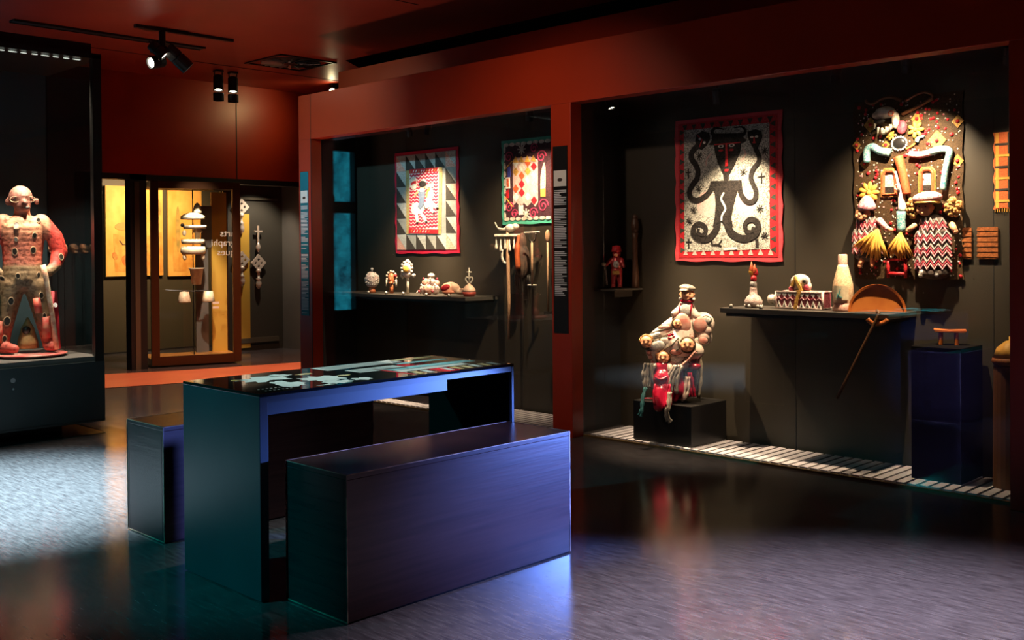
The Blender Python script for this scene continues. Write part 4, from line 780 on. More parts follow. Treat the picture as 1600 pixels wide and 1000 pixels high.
# --- rider flag
W3, H3 = 0.82, 0.875
f3 = hang('sequin_flag', 'red bordered patchwork flag with a rider on a white horse', 'flag', 6.634, 2.097, W3, H3, cm('crimson velvet', (0.50, 0.015, 0.05), (0.35, 0.01, 0.03), kind='noise', scale=(12, 12, 50)), seed=3)
q3 = quadmap((-17, 86), (549, 28), (560, 966), (0, 977), W3, H3)
g0 = -W3/2+0.025; g1 = W3/2-0.025; t0 = -0.028; t1 = -H3+0.03
G1 = cm('grey satin patch', (0.30, 0.31, 0.29), (0.18, 0.19, 0.18), kind='noise', scale=(40, 40, 40)); G2 = cm('dark brown patch', (0.05, 0.045, 0.04)); G3 = cm('coral patch', (0.55, 0.20, 0.14), (0.6, 0.4, 0.33)); G4 = cm('pale silver patch', (0.45, 0.46, 0.43), (0.3, 0.31, 0.29))
part(f3, 'patch_field', [(g0, t1), (g1, t1), (g1, t0), (g0, t0)], G1, -0.003)
cw = (g1-g0)/6; chh = (t0-t1)/6
for j in range(6):
    for i in range(6):
        if 1 <= i <= 4 and 1 <= j <= 4: continue
        a0 = g0+i*cw; b0 = t0-j*chh; corner = (i in (0, 5) and j in (0, 5))
        m_ = G3 if corner else ((G1, G4)[(i+j) % 2])
        if i == 5 and j == 2: m_ = G3
        part(f3, 'patch', [(a0+0.002, b0-0.002), (a0+cw-0.002, b0-0.002), (a0+cw-0.002, b0-chh+0.002), (a0+0.002, b0-chh+0.002)], m_, -0.004)
        part(f3, 'patch_triangle', [(a0+0.002, b0-0.002), (a0+cw-0.002, b0-chh+0.002), (a0+0.002, b0-chh+0.002)] if not corner else [(a0+0.002, b0-0.002), (a0+cw-0.002, b0-0.002), (a0+cw-0.002, b0-chh+0.002)], G2 if not corner else G4, -0.006)
part(f3, 'gold_border', poly(q3, [(95, 240), (420, 208), (412, 800), (106, 802)]), cm('gold border', (0.42, 0.33, 0.14)), -0.008)
part(f3, 'red_field', poly(q3, [(128, 232), (392, 210), (386, 798), (140, 800)]), F_WHT, -0.010)
RW = cm('red zigzag stitch', (0.58, 0.03, 0.07))
for k in range(17):
    y_ = 285+k*29; pts = []
    for i in range(17):
        x_ = 136+i*15.5; pts.append(q3(x_, y_-i*1.5+(7 if i % 2 else -7)))
    rib(f3, 'zigzag_stitch', pts, 0.018, RW, -0.0115, False)
for y_ in (248, 776): rib(f3, 'name_strip', poly(q3, [(130, y_), (390, y_-18 if y_ < 400 else y_)]), 0.036, F_RED, -0.012, False)
for y_, xs in ((248, range(140, 390, 24)), (776, range(150, 320, 26))):
    for i, x_ in enumerate(xs): rib(f3, 'sequin_motif', poly(q3, [(x_, y_+9-(x_-130)*0.06*(y_ < 400)), (x_+9, y_-9-(x_-130)*0.06*(y_ < 400))]), 0.010, F_WHT if i % 3 else F_GOLD, -0.013, False)
HW = cm('ivory horse', (0.80, 0.74, 0.62), (0.65, 0.58, 0.48))
part(f3, 'horse', poly(q3, [(165, 545), (195, 520), (240, 535), (283, 520), (290, 435), (318, 402), (345, 412), (352, 462), (332, 492), (345, 515), (378, 545), (388, 572), (372, 572), (350, 552), (345, 580), (355, 614), (340, 612), (312, 562), (275, 580), (252, 610), (282, 650), (292, 692), (272, 690), (235, 622), (212, 622), (218, 692), (200, 696), (186, 630), (165, 625)]), HW, -0.015)
rib(f3, 'tail', poly(q3, [(172, 545), (158, 580), (165, 620)]), (0.03, 0.01), HW, -0.014); rib(f3, 'mane', poly(q3, [(290, 480), (296, 430), (318, 402)]), 0.022, F_YEL, -0.0165); rib(f3, 'girth', poly(q3, [(268, 540), (275, 570), (292, 582)]), 0.010, INK, -0.017)
part(f3, 'rider_coat', poly(q3, [(212, 430), (240, 408), (276, 420), (272, 480), (264, 545), (240, 582), (214, 562), (230, 500)]), cm('slate blue coat', (0.10, 0.15, 0.24), (0.16, 0.2, 0.28)), -0.019)
cx, cz = q3(256, 383); B().disc(cx, cz, 0.028, 0.032, -0.02, -0.002).make('rider_face', F_SKIN, f3); cx, cz = q3(255, 358); B().disc(cx, cz, 0.042, 0.028, -0.0215, -0.002).make('rider_hat', F_BLK, f3); cx, cz = q3(252, 412); B().disc(cx, cz, 0.03, 0.016, -0.021, -0.002).make('rider_collar', F_WHT, f3)
rib(f3, 'rider_arm', poly(q3, [(222, 430), (200, 440), (185, 470)]), 0.018, F_SKIN, -0.0195); cx, cz = q3(170, 352); B().disc(cx, cz, 0.05, 0.055, -0.014, -0.002, rot=0.3).make('banner', F_BONE, f3); rib(f3, 'banner_mark', poly(q3, [(150, 362), (172, 345), (196, 344)]), 0.02, F_RED, -0.0155); rib(f3, 'plume', poly(q3, [(232, 345), (256, 325), (282, 340)]), 0.02, F_BONE, -0.014); rib(f3, 'wing', poly(q3, [(278, 400), (310, 372), (352, 368)]), (0.02, 0.04), G1, -0.014)
for px, py in ((208, 700), (288, 694), (354, 617), (383, 572)):
    cx, cz = q3(px, py); B().disc(cx, cz, 0.012, 0.009, -0.017, -0.002).make('hoof', F_BLK, f3)

# --- harlequin flag with green border
W4, H4 = 0.80, 0.655
f4 = hang('sequin_flag', 'green bordered flag of harlequin diamonds and pink spirals', 'flag', 5.322, 2.100, W4, H4, cm('green satin', (0.02, 0.26, 0.16), (0.12, 0.45, 0.34), kind='noise', scale=(10, 10, 60)), seed=4)
q4 = quadmap((60, 67), (880, -20), (880, 895), (62, 945), W4, H4)
part(f4, 'dark_field', [(-W4/2+0.03, -0.03), (W4/2-0.03, -0.03), (W4/2-0.03, -H4+0.035), (-W4/2+0.03, -H4+0.035)], cm('plum black sequin', (0.03, 0.015, 0.018), (0.08, 0.03, 0.04)), -0.003)
for i in range(12):
    x_ = -W4/2+0.055+(W4-0.11)*i/11
    for z_ in (-0.036, -H4+0.042): B().disc(x_, z_, 0.028, 0.014, -0.006, -0.002, 12).make('scallop', F_BONE, f4)
for i in range(9):
    z_ = -0.07-(H4-0.14)*i/8
    for x_ in (-W4/2+0.036, W4/2-0.036): B().disc(x_, z_, 0.011, 0.027, -0.006, -0.002, 12).make('scallop', F_BONE, f4)
DC = [F_WHT, F_RED, F_GOLD, F_BONE, F_PNKF, cm('powder blue sequin', (0.3, 0.38, 0.45)), F_ORG, G4]
part(f4, 'diamond_ground', poly(q4, [(188, 270), (225, 240), (290, 240), (380, 225), (460, 260), (460, 700), (430, 745), (390, 700), (345, 745), (300, 700), (260, 740), (225, 705), (190, 740)]), F_PNKF, -0.005)
rnd = random.Random(4)
for i in range(4):
    for j in range(6):
        cx = 222+i*66; cy = 300+j*88-i*5+(44 if i % 2 else 0)
        if cy > 720: continue
        part(f4, 'diamond', poly(q4, [(cx-33, cy), (cx, cy-46), (cx+33, cy), (cx, cy+46)]), DC[(i*3+j*2+(i*j) % 3) % 8], -0.0075)
for i in range(4):
    cx = 222+i*64; part(f4, 'crown_point', poly(q4, [(cx-30, 290-i*4), (cx, 225-i*4), (cx+30, 290-i*4)]), F_GOLD if i % 2 else F_YEL, -0.009)
def spiral(px, py, r, turns=1.6, d=1):
    cx, cz = q4(px, py); n_ = 26; pts = []
    for i in range(n_):
        u_ = i/(n_-1); a = d*turns*2*math.pi*u_; rr__ = r*(1-0.85*u_); pts.append((cx+rr__*math.cos(a), cz+rr__*math.sin(a)))
    rib(f4, 'spiral', pts, 0.008, cm('rose bead cord', (0.55, 0.06, 0.14)), -0.008, False)
for a in ((145, 235, 0.045), (150, 760, 0.045), (205, 825, 0.035), (410, 815, 0.045), (515, 735, 0.055), (420, 140, 0.04), (500, 225, 0.05), (640, 200, 0.05), (650, 750, 0.05)): spiral(*a)
for px, py in ((288, 150), (335, 825)):
    cx, cz = q4(px, py); b = B()
    for k in range(4): a = R(45*k); b.ribbon([(cx-0.042*math.cos(a), cz-0.042*math.sin(a)), (cx+0.042*math.cos(a), cz+0.042*math.sin(a))], 0.008, -0.009-0.0004*k, -0.002)
    b.make('star', F_BONE, f4)
part(f4, 'bottle_motif', poly(q4, [(488, 560), (492, 420), (512, 330), (528, 285), (540, 330), (545, 430), (540, 560)]), F_GREY, -0.008); part(f4, 'bottle_base', poly(q4, [(490, 560), (540, 555), (538, 640), (492, 642)]), F_YEL, -0.008)
part(f4, 'book_motif', poly(q4, [(110, 450), (155, 445), (158, 560), (112, 565)]), F_WHT, -0.008); part(f4, 'book_page', poly(q4, [(122, 462), (145, 460), (147, 545), (124, 548)]), F_ORG, -0.0095); part(f4, 'blue_bar', poly(q4, [(132, 345), (160, 330), (165, 440), (135, 445)]), cm('royal blue sequin', (0.05, 0.06, 0.3)), -0.008); part(f4, 'red_bar', poly(q4, [(112, 590), (140, 575), (145, 660), (118, 665)]), F_RED, -0.008); part(f4, 'white_card', poly(q4, [(252, 735), (300, 735), (300, 830), (255, 838)]), F_WHT, -0.0085)
rib(f4, 'wand', poly(q4, [(105, 360), (185, 275)]), 0.006, F_GOLD, -0.009, False); rib(f4, 'wand', poly(q4, [(105, 655), (188, 755)]), 0.006, F_YEL, -0.009, False)

# --- woven textile and small woven pieces at the right end
wt = hang('woven_textile', 'red and yellow plaid woven cloth at the far right of the vitrine', 'textile', 1.87, 1.852, 0.29, 0.405, cm('orange red weave', (0.62, 0.16, 0.05), (0.5, 0.1, 0.03), scale=(300, 300, 300)), x=XB-0.012, seed=5)
for i in range(5):
    x_ = -0.135+i*0.062; B().box(x_, x_+0.016, -0.0022, -0.0005, -0.40, -0.004).make('stripe', (F_YEL, G2, cm('leaf green', (0.12, 0.25, 0.05)))[i % 3], wt)
for j in range(6):
    z_ = -0.07-j*0.06; B().box(-0.14, 0.14, -0.003, -0.0005, z_, z_+0.012).make('stripe', (G2, F_YEL)[j % 2], wt)
b = B()
for i in range(24): b.tube([(-0.14+i*0.0122, 0.004, -0.40), (-0.14+i*0.0122, 0.0, -0.422)], 0.002, 4)
b.make('fringe', F_YEL, wt)['kind'] = 'stuff'
WICK = cm('brown wickerwork', (0.30, 0.10, 0.03), (0.16, 0.05, 0.015), scale=(120, 120, 120))
for lab, y_, w_ in (('brown openwork woven square right of the doll panel', 2.048, 0.105), ('narrow brown woven strip beside the edge of the doll panel', 2.155, 0.045), ('narrow brown woven strip at the far right wall edge', 1.83, 0.06)):
    t = thing('woven_hanging', lab, 'basketwork', (XB-0.002, y_, 1.18), WALLROT, None)
    B().box(-w_/2, w_/2, -0.012, -0.004, 0, 0.17).make('mat', WICK, t)
    for k in range(6): B().box(-w_/2-0.002, w_/2+0.002, -0.015, -0.011, 0.01+k*0.028, 0.02+k*0.028).make('weave_strip', WICK, t)

# ------------------------------------------------------------------ seated doll figure
D_CREAM = mat('cream quilted satin', (0.80, 0.66, 0.55), 0.35, col2=(0.70, 0.42, 0.36), scale=(16, 16, 16), contrast=(0.45, 0.7), bump=0.3); D_PINK = mat('salmon cloth', (0.65, 0.22, 0.17), 0.5, col2=(0.72, 0.42, 0.34), scale=(25, 25, 25)); D_RED = mat('crimson satin', (0.45, 0.008, 0.04), 0.22, col2=(0.3, 0.005, 0.02), scale=(10, 10, 4), bump=0.6); D_GREYR = mat('grey silk ribbon', (0.30, 0.26, 0.21), 0.35, col2=(0.2, 0.17, 0.14), scale=(60, 60, 4)); D_OLV = mat('olive brocade', (0.22, 0.18, 0.11), 0.55, col2=(0.36, 0.3, 0.2), scale=(60, 60, 60)); D_CORD = mat('dark braid cord', (0.10, 0.08, 0.05), 0.6); D_TEAL = mat('teal stocking', (0.06, 0.25, 0.26), 0.5)
dl = thing('doll_assemblage', 'seated pile of cream and crimson cloth dolls on the low black block', 'doll figure', (5.48, 3.905, 0.271), R(-57))
def dd(cx, cy, y=0.0): return ((cx-327)*0.0009017, y, (873-cy)*0.0009017)
b = B()
b.ell(dd(320, 640, 0.02), (0.155, 0.10, 0.2)); b.ell(dd(330, 790, 0.03), (0.15, 0.10, 0.074)); b.ell(dd(300, 500, 0.0), (0.165, 0.09, 0.11)); b.cap(dd(390, 330, 0.02), 0.07, dd(350, 480, 0.0), 0.11)
b.cap(dd(300, 320, 0.0), 0.035, dd(210, 400, -0.02), 0.042); b.cap(dd(210, 400, -0.02), 0.042, dd(150, 450, -0.04), 0.04); b.ell(dd(190, 500, -0.02), (0.075, 0.07, 0.09))
b.ell(dd(400, 230, 0.0), (0.058, 0.045, 0.07)); b.ell(dd(400, 180, 0.0), (0.04, 0.035, 0.04)); b.cap(dd(440, 240, 0.0), 0.03, dd(470, 270, -0.01), 0.028); b.cap(dd(360, 220, 0.0), 0.025, dd(315, 255, -0.02), 0.022)
b.ell(dd(515, 330, 0.02), (0.078, 0.06, 0.078)); b.ell(dd(520, 420, 0.02), (0.06, 0.06, 0.06)); b.ell(dd(440, 520, -0.04), (0.08, 0.06, 0.06))
dbody = blob(b, 'stuffed_body', D_CREAM, dl, 0.007, 4); TD = bvh(dbody)
def on(cx, cy, lift=0.0):
    x_, _, z_ = dd(cx, cy); y_, _n = hit(TD, x_, z_, -0.02); return (x_, y_-lift, z_)
b = B(); b.ell(on(375, 330, -0.01), (0.055, 0.03, 0.078)); blob(b, 'salmon_bodice', D_PINK, dl, 0.006, 2)
B().ell(on(500, 330, -0.006), (0.045, 0.014, 0.05), 14, 8).make('rosette', D_PINK, dl, smooth=True)
for cx_, cy_, r_ in ((408, 118, 0.046), (345, 322, 0.033), (412, 468, 0.043), (240, 560, 0.041), (122, 452, 0.039)):
    if cy_ < 150: c_ = (dd(cx_, cy_)[0], -0.005, dd(cx_, cy_)[2])
    else: q_ = on(cx_, cy_); c_ = (q_[0], q_[1]-r_*0.25, q_[2])
    h_ = doll_face(dl, c_, r_)
    if cy_ > 150: B().tube([(c_[0]+r_*1.12*math.cos(a*math.pi/10), c_[1]+0.004, c_[2]+r_*1.18*math.sin(a*math.pi/10)) for a in range(20)], 0.006, 6, True).make('braid', D_CORD, dl)
    if cx_ in (240, 122):
        hb = B(); rnd = random.Random(cx_)
        for i in range(22):
            a = R(10+i*7.5); hb.ell((c_[0]+r_*math.cos(a), c_[1]+0.004, c_[2]+r_*math.sin(a)), rnd.uniform(0.008, 0.013), 7, 5)
        hb.make('hair', F_HAIR, h_, smooth=True)['kind'] = 'stuff'
c_ = dd(410, 78, -0.003); b = B(); b.ell((c_[0], c_[1], c_[2]+0.006), (0.054, 0.05, 0.024), M=Matrix.Rotation(R(8), 3, 'Y')); b.ell((c_[0]-0.02, c_[1]-0.035, c_[2]-0.008), (0.034, 0.028, 0.007)); blob(b, 'cap', D_GREYR, dl, 0.005, 2)
B().ell(dd(455, 150, -0.03), 0.011).make('earring', F_WHT, dl); B().ell(dd(360, 145, -0.03), 0.009).make('earring', F_WHT, dl)
B().tube([(dd(408, 165)[0]+0.035*math.cos(a*math.pi/8), -0.004+0.03*math.sin(a*math.pi/8), dd(0, 165)[2]) for a in range(16)], 0.009, 6, True).make('neck_ribbon', D_RED, dl, smooth=True)
b = B(); b.ell(on(395, 232, -0.012), (0.042, 0.018, 0.045)); b.make('white_shirt', F_WHT, dl, smooth=True)
for s_ in ((362, 178, 352, 270), (440, 180, 430, 270)): B().tube([on(s_[0], s_[1], 0.004), on((s_[0]+s_[2])/2, 225, 0.008), on(s_[2], s_[3], 0.004)], 0.006, 6).make('strap', D_RED, dl, smooth=True)
for pts in ([(150, 395), (220, 370), (300, 345)], [(160, 430), (230, 415), (305, 385)], [(250, 500), (300, 470), (350, 420)], [(300, 530), (355, 490), (345, 440)], [(390, 560), (440, 545), (480, 510)], [(460, 300), (450, 360), (490, 400)], [(300, 250), (320, 300), (330, 360)]):
    B().tube(smoothpath([Vector(on(a, c_, 0.003)) for a, c_ in pts], 4), 0.0045, 6).make('braid', D_CORD, dl)
flx = on(300, 415)
b = B()
for i in range(5): a = 2*math.pi*i/5; b.ell((flx[0]+0.016*math.cos(a), flx[1]-0.004, flx[2]+0.016*math.sin(a)), (0.012, 0.005, 0.008), 8, 5)
b.make('bow', D_RED, dl, smooth=True)
rnd = random.Random(21)
for cx_, cy_, rx_, rz_, m_ in ((200, 480, 60, 40, F_WHT), (260, 450, 50, 34, D_CREAM), (330, 560, 55, 40, F_WHT), (370, 620, 60, 34, D_CREAM), (300, 620, 40, 40, D_PINK), (450, 590, 45, 30, F_WHT), (480, 460, 34, 44, D_CREAM), (540, 300, 38, 30, F_WHT), (545, 370, 34, 34, D_CREAM), (470, 330, 26, 50, F_WHT), (180, 410, 44, 20, F_WHT), (250, 350, 44, 18, D_PINK), (330, 520, 40, 22, D_PINK), (430, 420, 30, 20, D_PINK), (520, 440, 34, 26, D_PINK), (395, 640, 26, 30, D_PINK)):
    q_ = on(cx_, cy_, -0.004); B().ell(q_, (rx_*0.0009, 0.012, rz_*0.0009), 12, 7, M=Matrix.Rotation(rnd.uniform(-0.5, 0.5), 3, 'Y')).make('cloth_patch', m_, dl, smooth=True)
    B().tube([(q_[0]+rx_*0.00095*math.cos(a*math.pi/8), q_[1]-0.002, q_[2]+rz_*0.00095*math.sin(a*math.pi/8)) for a in range(16)], 0.0025, 5, True).make('braid', D_CORD, dl)
# crimson satin skirt spilling over the block edge
b = B(); b.ell(dd(228, 640, -0.09), (0.055, 0.04, 0.05)); b.ell(dd(232, 720, -0.12), (0.062, 0.055, 0.07)); b.cap(dd(225, 800, -0.15), 0.055, dd(215, 890, -0.21), 0.034); b.cap(dd(260, 800, -0.15), 0.045, dd(275, 870, -0.2), 0.03); b.cap(dd(330, 800, -0.11), 0.04, dd(320, 845, -0.13), 0.024); b.cap(dd(350, 660, -0.08), 0.035, dd(360, 790, -0.12), 0.035)
blob(b, 'satin_skirt', D_RED, dl, 0.006, 3)
for i in range(7):
    x_ = 180+i*17; B().tube(smoothpath([Vector(dd(x_+10, 740, -0.165)), Vector(dd(x_, 820, -0.20)), Vector(dd(x_+8, 905-abs(i-3)*12, -0.235))], 4), [0.009]*8+[0.006], 6).make('satin_fold', D_RED, dl, smooth=True)
B().tube(smoothpath([Vector(dd(190, 690, -0.16)), Vector(dd(230, 705, -0.175)), Vector(dd(275, 685, -0.16))], 4), 0.008, 6).make('satin_fold', D_RED, dl, smooth=True)
B().ell(dd(250, 655, -0.13), 0.012).make('button', F_WHT, dl, smooth=True); B().ell(dd(280, 640, -0.09), (0.03, 0.03, 0.035)).make('white_ruffle', D_CREAM, dl, smooth=True)
def ribs(name, pts, w_, m, n_=5):
    b = B()
    for i in range(n_):
        e = (i-(n_-1)/2)*w_/n_; jj = [random.uniform(-0.16, 0.16)*w_ for _ in pts]; je = random.uniform(-22, 8); P_ = smoothpath([Vector(dd(a+e*(0.75+0.18*q)+jj[q], c_+(je if q == len(pts)-1 else 0), y_-0.012*(i % 2)-0.004*(i % 3))) for q, (a, c_, y_) in enumerate(pts)], 4); b.tube(P_, [w_*0.0009017/n_*(0.75+0.3*math.sin(2.2*q+i)) for q in range(len(P_))], 6)
    return b.make(name, m, dl, smooth=True)
ribs('grey_ribbon', [(150, 600, -0.10), (142, 690, -0.115), (150, 785, -0.13)], 90, D_GREYR, 6); ribs('grey_ribbon', [(360, 610, -0.12), (315, 690, -0.135), (300, 800, -0.15)], 80, D_GREYR, 6)
ribs('teal_leg', [(118, 770, -0.15), (108, 830, -0.20), (100, 900, -0.235), (90, 955, -0.24)], 26, D_TEAL, 2); ribs('tan_ribbon', [(290, 790, -0.19), (285, 870, -0.23), (272, 930, -0.245), (290, 985, -0.245)], 34, D_GREYR, 3)
ribs('crimson_panel', [(420, 660, -0.095), (432, 760, -0.10), (430, 850, -0.11)], 60, D_RED, 4); ribs('cream_ruffle', [(405, 690, -0.11), (398, 780, -0.125), (385, 862, -0.13)], 42, D_CREAM, 3); ribs('olive_side', [(480, 540, -0.05), (482, 690, -0.06), (470, 840, -0.06)], 60, D_OLV, 4)
ribs('sash', [(360, 620, -0.12), (410, 580, -0.12), (465, 530, -0.10)], 30, D_PINK, 3)
B().ell(dd(460, 620, -0.09), (0.04, 0.03, 0.022)).make('dark_pad', D_RED, dl, smooth=True)
for x_, y_ in ((150, 560), (165, 600), (140, 530)): B().ell(on(x_, y_, 0.004), (0.016, 0.012, 0.018)).make('ruffle', D_PINK, dl, smooth=True)
# loose red scrap on the block
o = B().tube([(5.345, 4.07, 0.278), (5.36, 4.03, 0.281), (5.375, 4.0, 0.278)], 0.006, 6).make('cloth_scrap', D_RED); tag(o, 'tiny red cloth scrap lying on the black block', 'cloth')

# ------------------------------------------------------------------ shelf pieces, right vitrine
SZ = 0.886
t = thing('feathered_bottle', 'small white beaded gourd bottle topped with orange feathers', 'bottle', (5.50, 3.345, SZ), R(-60))
WBEAD = cm('white beadwork', (0.75, 0.66, 0.6), (0.42, 0.24, 0.22), scale=(220, 220, 220)); 
B().lathe([(0, 0), (0.035, 0.0), (0.052, 0.02), (0.054, 0.04), (0.04, 0.065), (0.024, 0.08), (0.021, 0.115), (0.022, 0.12)], 20).make('gourd_body', WBEAD, t, smooth=True)
B().lathe([(0.02, 0.12), (0.021, 0.15), (0.016, 0.158), (0, 0.16)], 14).make('neck_wrap', F_GREY, t, smooth=True); B().ell((0.002, 0, 0.175), (0.019, 0.019, 0.022)).make('red_bead', F_RED, t, smooth=True)
for dx, h_, m_ in ((-0.016, 0.075, F_YEL), (0.008, 0.085, F_ORG), (-0.012, 0.10, F_ORG), (0.018, 0.06, F_RED)): B().tube([(0, 0, 0.18), (dx, -0.004, 0.18+h_*0.5), (dx*0.9, 0, 0.18+h_)], [0.008, 0.014, 0.002], 8, flat=0.4).make('feather', m_, t, smooth=True)
for i in range(6): a = R(60*i); B().ell((0.045*math.cos(a), 0.045*math.sin(a), 0.012), 0.012, 8, 6).make('shell', F_WHT, t, smooth=True)
t = thing('beaded_casket', 'white and maroon zigzag beaded casket tied with a gold strap', 'casket', (5.545, 3.035, SZ), WALLROT)
w_, d_, h_ = 0.150, 0.055, 0.105
B().box(-w_, w_, -d_, d_, 0.002, h_).make('box', cm('maroon beadwork', (0.22, 0.03, 0.05), (0.4, 0.12, 0.14)), t, bevel=0.01)
b = B()
for z_ in (0.008, h_-0.004): b.tube([(-w_, -d_, z_), (w_, -d_, z_), (w_, d_, z_), (-w_, d_, z_)], 0.007, 6, True)
for x_ in (-w_, w_): b.tube([(x_, -d_, 0.005), (x_, -d_, h_)], 0.007, 6)
b.make('white_piping', WBEAD, t, smooth=True)
for i in range(8):
    x_ = -w_+0.02+i*0.0371
    B().prism([(x_-0.015, 0.012), (x_+0.015, 0.012), (x_, 0.050)], -d_-0.005, -d_).make('zigzag_tooth', F_WHT, t); B().prism([(x_-0.005, 0.014), (x_+0.005, 0.014), (x_, 0.03)], -d_-0.008, -d_).make('tooth_core', F_BLK, t)
    B().prism([(x_-0.016, h_-0.012), (x_+0.016, h_-0.012), (x_, h_-0.04)], -d_-0.005, -d_).make('zigzag_tooth', F_GREY, t)
    B().prism([(x_-0.016, 0.056), (x_, 0.074), (x_+0.016, 0.056), (x_, 0.066)], -d_-0.006, -d_).make('zigzag_chevron', F_PK, t)
B().box(-0.014, 0.014, -d_-0.009, d_+0.009, h_, h_+0.007).make('gold_strap', F_GOLD, t); B().ribbon([(0.008, h_+0.004), (-0.012, 0.05), (-0.022, 0.002)], 0.02, -d_-0.011, -d_-0.004).make('gold_strap', F_GOLD, t)
B().lathe([(0, 0), (0.045, 0), (0.05, 0.02), (0.03, 0.03), (0.026, 0.05), (0.030, 0.055), (0.028, 0.075), (0, 0.078)], 14, M=Matrix.Translation((-w_, 0, 0.052)) @ Matrix.Rotation(R(-90), 4, 'Y')).make('stopper', F_BONE, t, smooth=True)
b = B(); b.ell((-0.02, 0, h_+0.055), (0.062, 0.045, 0.047)); b.ell((-0.055, -0.01, h_+0.02), (0.03, 0.03, 0.02)); b.ell((0.025, -0.01, h_+0.03), (0.03, 0.035, 0.03)); blob(b, 'skull_top', F_BONE, t, 0.005, 2)
B().ribbon([(-0.05, h_+0.03), (-0.03, h_+0.08), (0.0, h_+0.03), (0.012, h_+0.004)], 0.018, -0.055, -0.03).make('gold_strap', F_GOLD, t)
for x_, z_, r_, m_ in ((0.03, h_+0.06, 0.022, F_GREY), (0.03, h_+0.06, 0.010, F_BLK), (0.035, h_+0.025, 0.018, F_MAR), (-0.06, h_+0.012, 0.018, F_MAR)): B().ell((x_, -0.036-(0.008 if m_ is F_BLK else 0), z_), (r_, 0.012, r_), 12, 7).make('skull_patch', m_, t, smooth=True)
t = thing('sequined_bottle', 'tall pale pink sequined bottle standing on the shelf beside the casket', 'bottle', (5.50, 2.765, SZ), R(-62))
PSEQ = cm('pale pink sequins', (0.80, 0.50, 0.40), (0.62, 0.28, 0.22), scale=(200, 200, 200))
B().lathe([(0, 0), (0.05, 0.0), (0.055, 0.008), (0.050, 0.045), (0.054, 0.07), (0.058, 0.11), (0.056, 0.15), (0.044, 0.20), (0.032, 0.245), (0.026, 0.265)], 24).make('glass_body', mat('cream gold sequins', (0.80, 0.60, 0.38), 0.3, col2=(0.7, 0.42, 0.25), scale=(150, 150, 150), kind='vor', bump=0.3), t, smooth=True)
B().lathe([(0.0265, 0.258), (0.0265, 0.262), (0.025, 0.315), (0.022, 0.322), (0, 0.323)], 18).make('cap_foil', PSEQ, t, smooth=True); B().lathe([(0.0555, 0.0), (0.058, 0.006), (0.053, 0.046), (0.0515, 0.046)], 24).make('base_band', PSEQ, t, smooth=True)
b = B(); n_ = 10
vs = [(0.0595*math.sin(R(-60+i*10)), -0.0605*math.cos(R(-60+i*10)), z_) for z_ in (0.065, 0.145) for i in range(n_)]; b.add(vs, [(i, i+1, n_+i+1, n_+i) for i in range(n_-1)]); b.make('paper_label', mat('cream label', (0.78, 0.66, 0.45), 0.6, col2=(0.6, 0.5, 0.33), scale=(50, 50, 50)), t, smooth=True)
B().ribbon([(-0.035, 0.075), (-0.030, 0.1), (-0.02, 0.082), (-0.006, 0.078)], 0.006, -0.064, -0.05).make('label_motif', D_TEAL, t); B().ribbon([(-0.022, 0.10), (-0.015, 0.13)], 0.005, -0.064, -0.05).make('label_motif', D_TEAL, t)
WOODB = mat('orange brown turned wood', (0.55, 0.15, 0.025), 0.4, col2=(0.42, 0.10, 0.015), scale=(20, 20, 6)); WOODI = mat('warm wood inside', (0.55, 0.17, 0.03), 0.45, col2=(0.45, 0.12, 0.02), scale=(14, 14, 14))
t = thing('wooden_ladle', 'round orange wooden ladle bowl rising behind the shelf end with its handle hanging down', 'ladle', (5.46, 2.545, SZ), R(-64))
n_ = 28; b = B(); Rb = 0.152; vs = []; fs = []
prof = [(Rb, 0.0, -0.010), (Rb, 0.0, 0.012), (Rb*0.92, 0.0, 0.012), (Rb*0.91, 0.0, -0.004)]
for i in range(n_+1):
    a = math.pi*i/n_
    for r_, _, y_ in prof: vs.append((r_*math.cos(a), y_+0.2*r_*math.sin(a), r_*math.sin(a)+0.004))
k = len(prof)
for i in range(n_):
    for j in range(k): fs.append((i*k+j, i*k+(j+1) % k, (i+1)*k+(j+1) % k, (i+1)*k+j))
b.add(vs, fs+[tuple(range(k)), tuple(n_*k+j for j in range(k))]).make('rim', WOODB, t, smooth=False)
b = B(); vs = []; fs = []; m_ = 8
for j in range(m_+1):
    r_ = Rb*0.93*j/m_
    for i in range(n_+1):
        a = math.pi*i/n_; vs.append((r_*math.cos(a), 0.004+0.025*(1-(j/m_)**2)+0.2*r_*math.sin(a), r_*math.sin(a)+0.004))
for j in range(m_):
    for i in range(n_): q_ = j*(n_+1)+i; fs.append((q_, q_+1, q_+n_+2, q_+n_+1))
b.add(vs, fs).make('bowl', WOODI, t, smooth=True)
b = B(); b.tube([(0.055*math.cos(R(200+i*14)), -0.135, -0.012+0.04*math.sin(R(200+i*14))) for i in range(11)], 0.012, 8); b.make('spout_lip', WOODB, t, smooth=True)
B().tube(smoothpath([Vector((0.0, -0.02, 0.012)), Vector((0.0, -0.12, 0.01)), Vector((-0.012, -0.15, -0.04)), Vector((-0.21, -0.15, -0.46))], 5), 0.009, 8).make('handle', mat('dull brown wood', (0.14, 0.06, 0.02), 0.5), t, smooth=True)
t = thing('small_stool', 'small orange wooden stool on the dark block at the right', 'stool', (5.60, 2.205, 0.721), R(-70))
B().prism([(-0.075, 0.072), (-0.07, 0.066), (0.07, 0.066), (0.085, 0.072), (0.08, 0.082), (0, 0.078), (-0.08, 0.084)], -0.04, 0.04).make('seat', WOODB, t, bevel=0.003)
for x_ in (-0.045, 0.035):
    for y_ in (-0.025, 0.025): B().tube([(x_, y_, 0.0), (x_*0.95, y_, 0.068)], 0.011, 8).make('leg', WOODB, t)
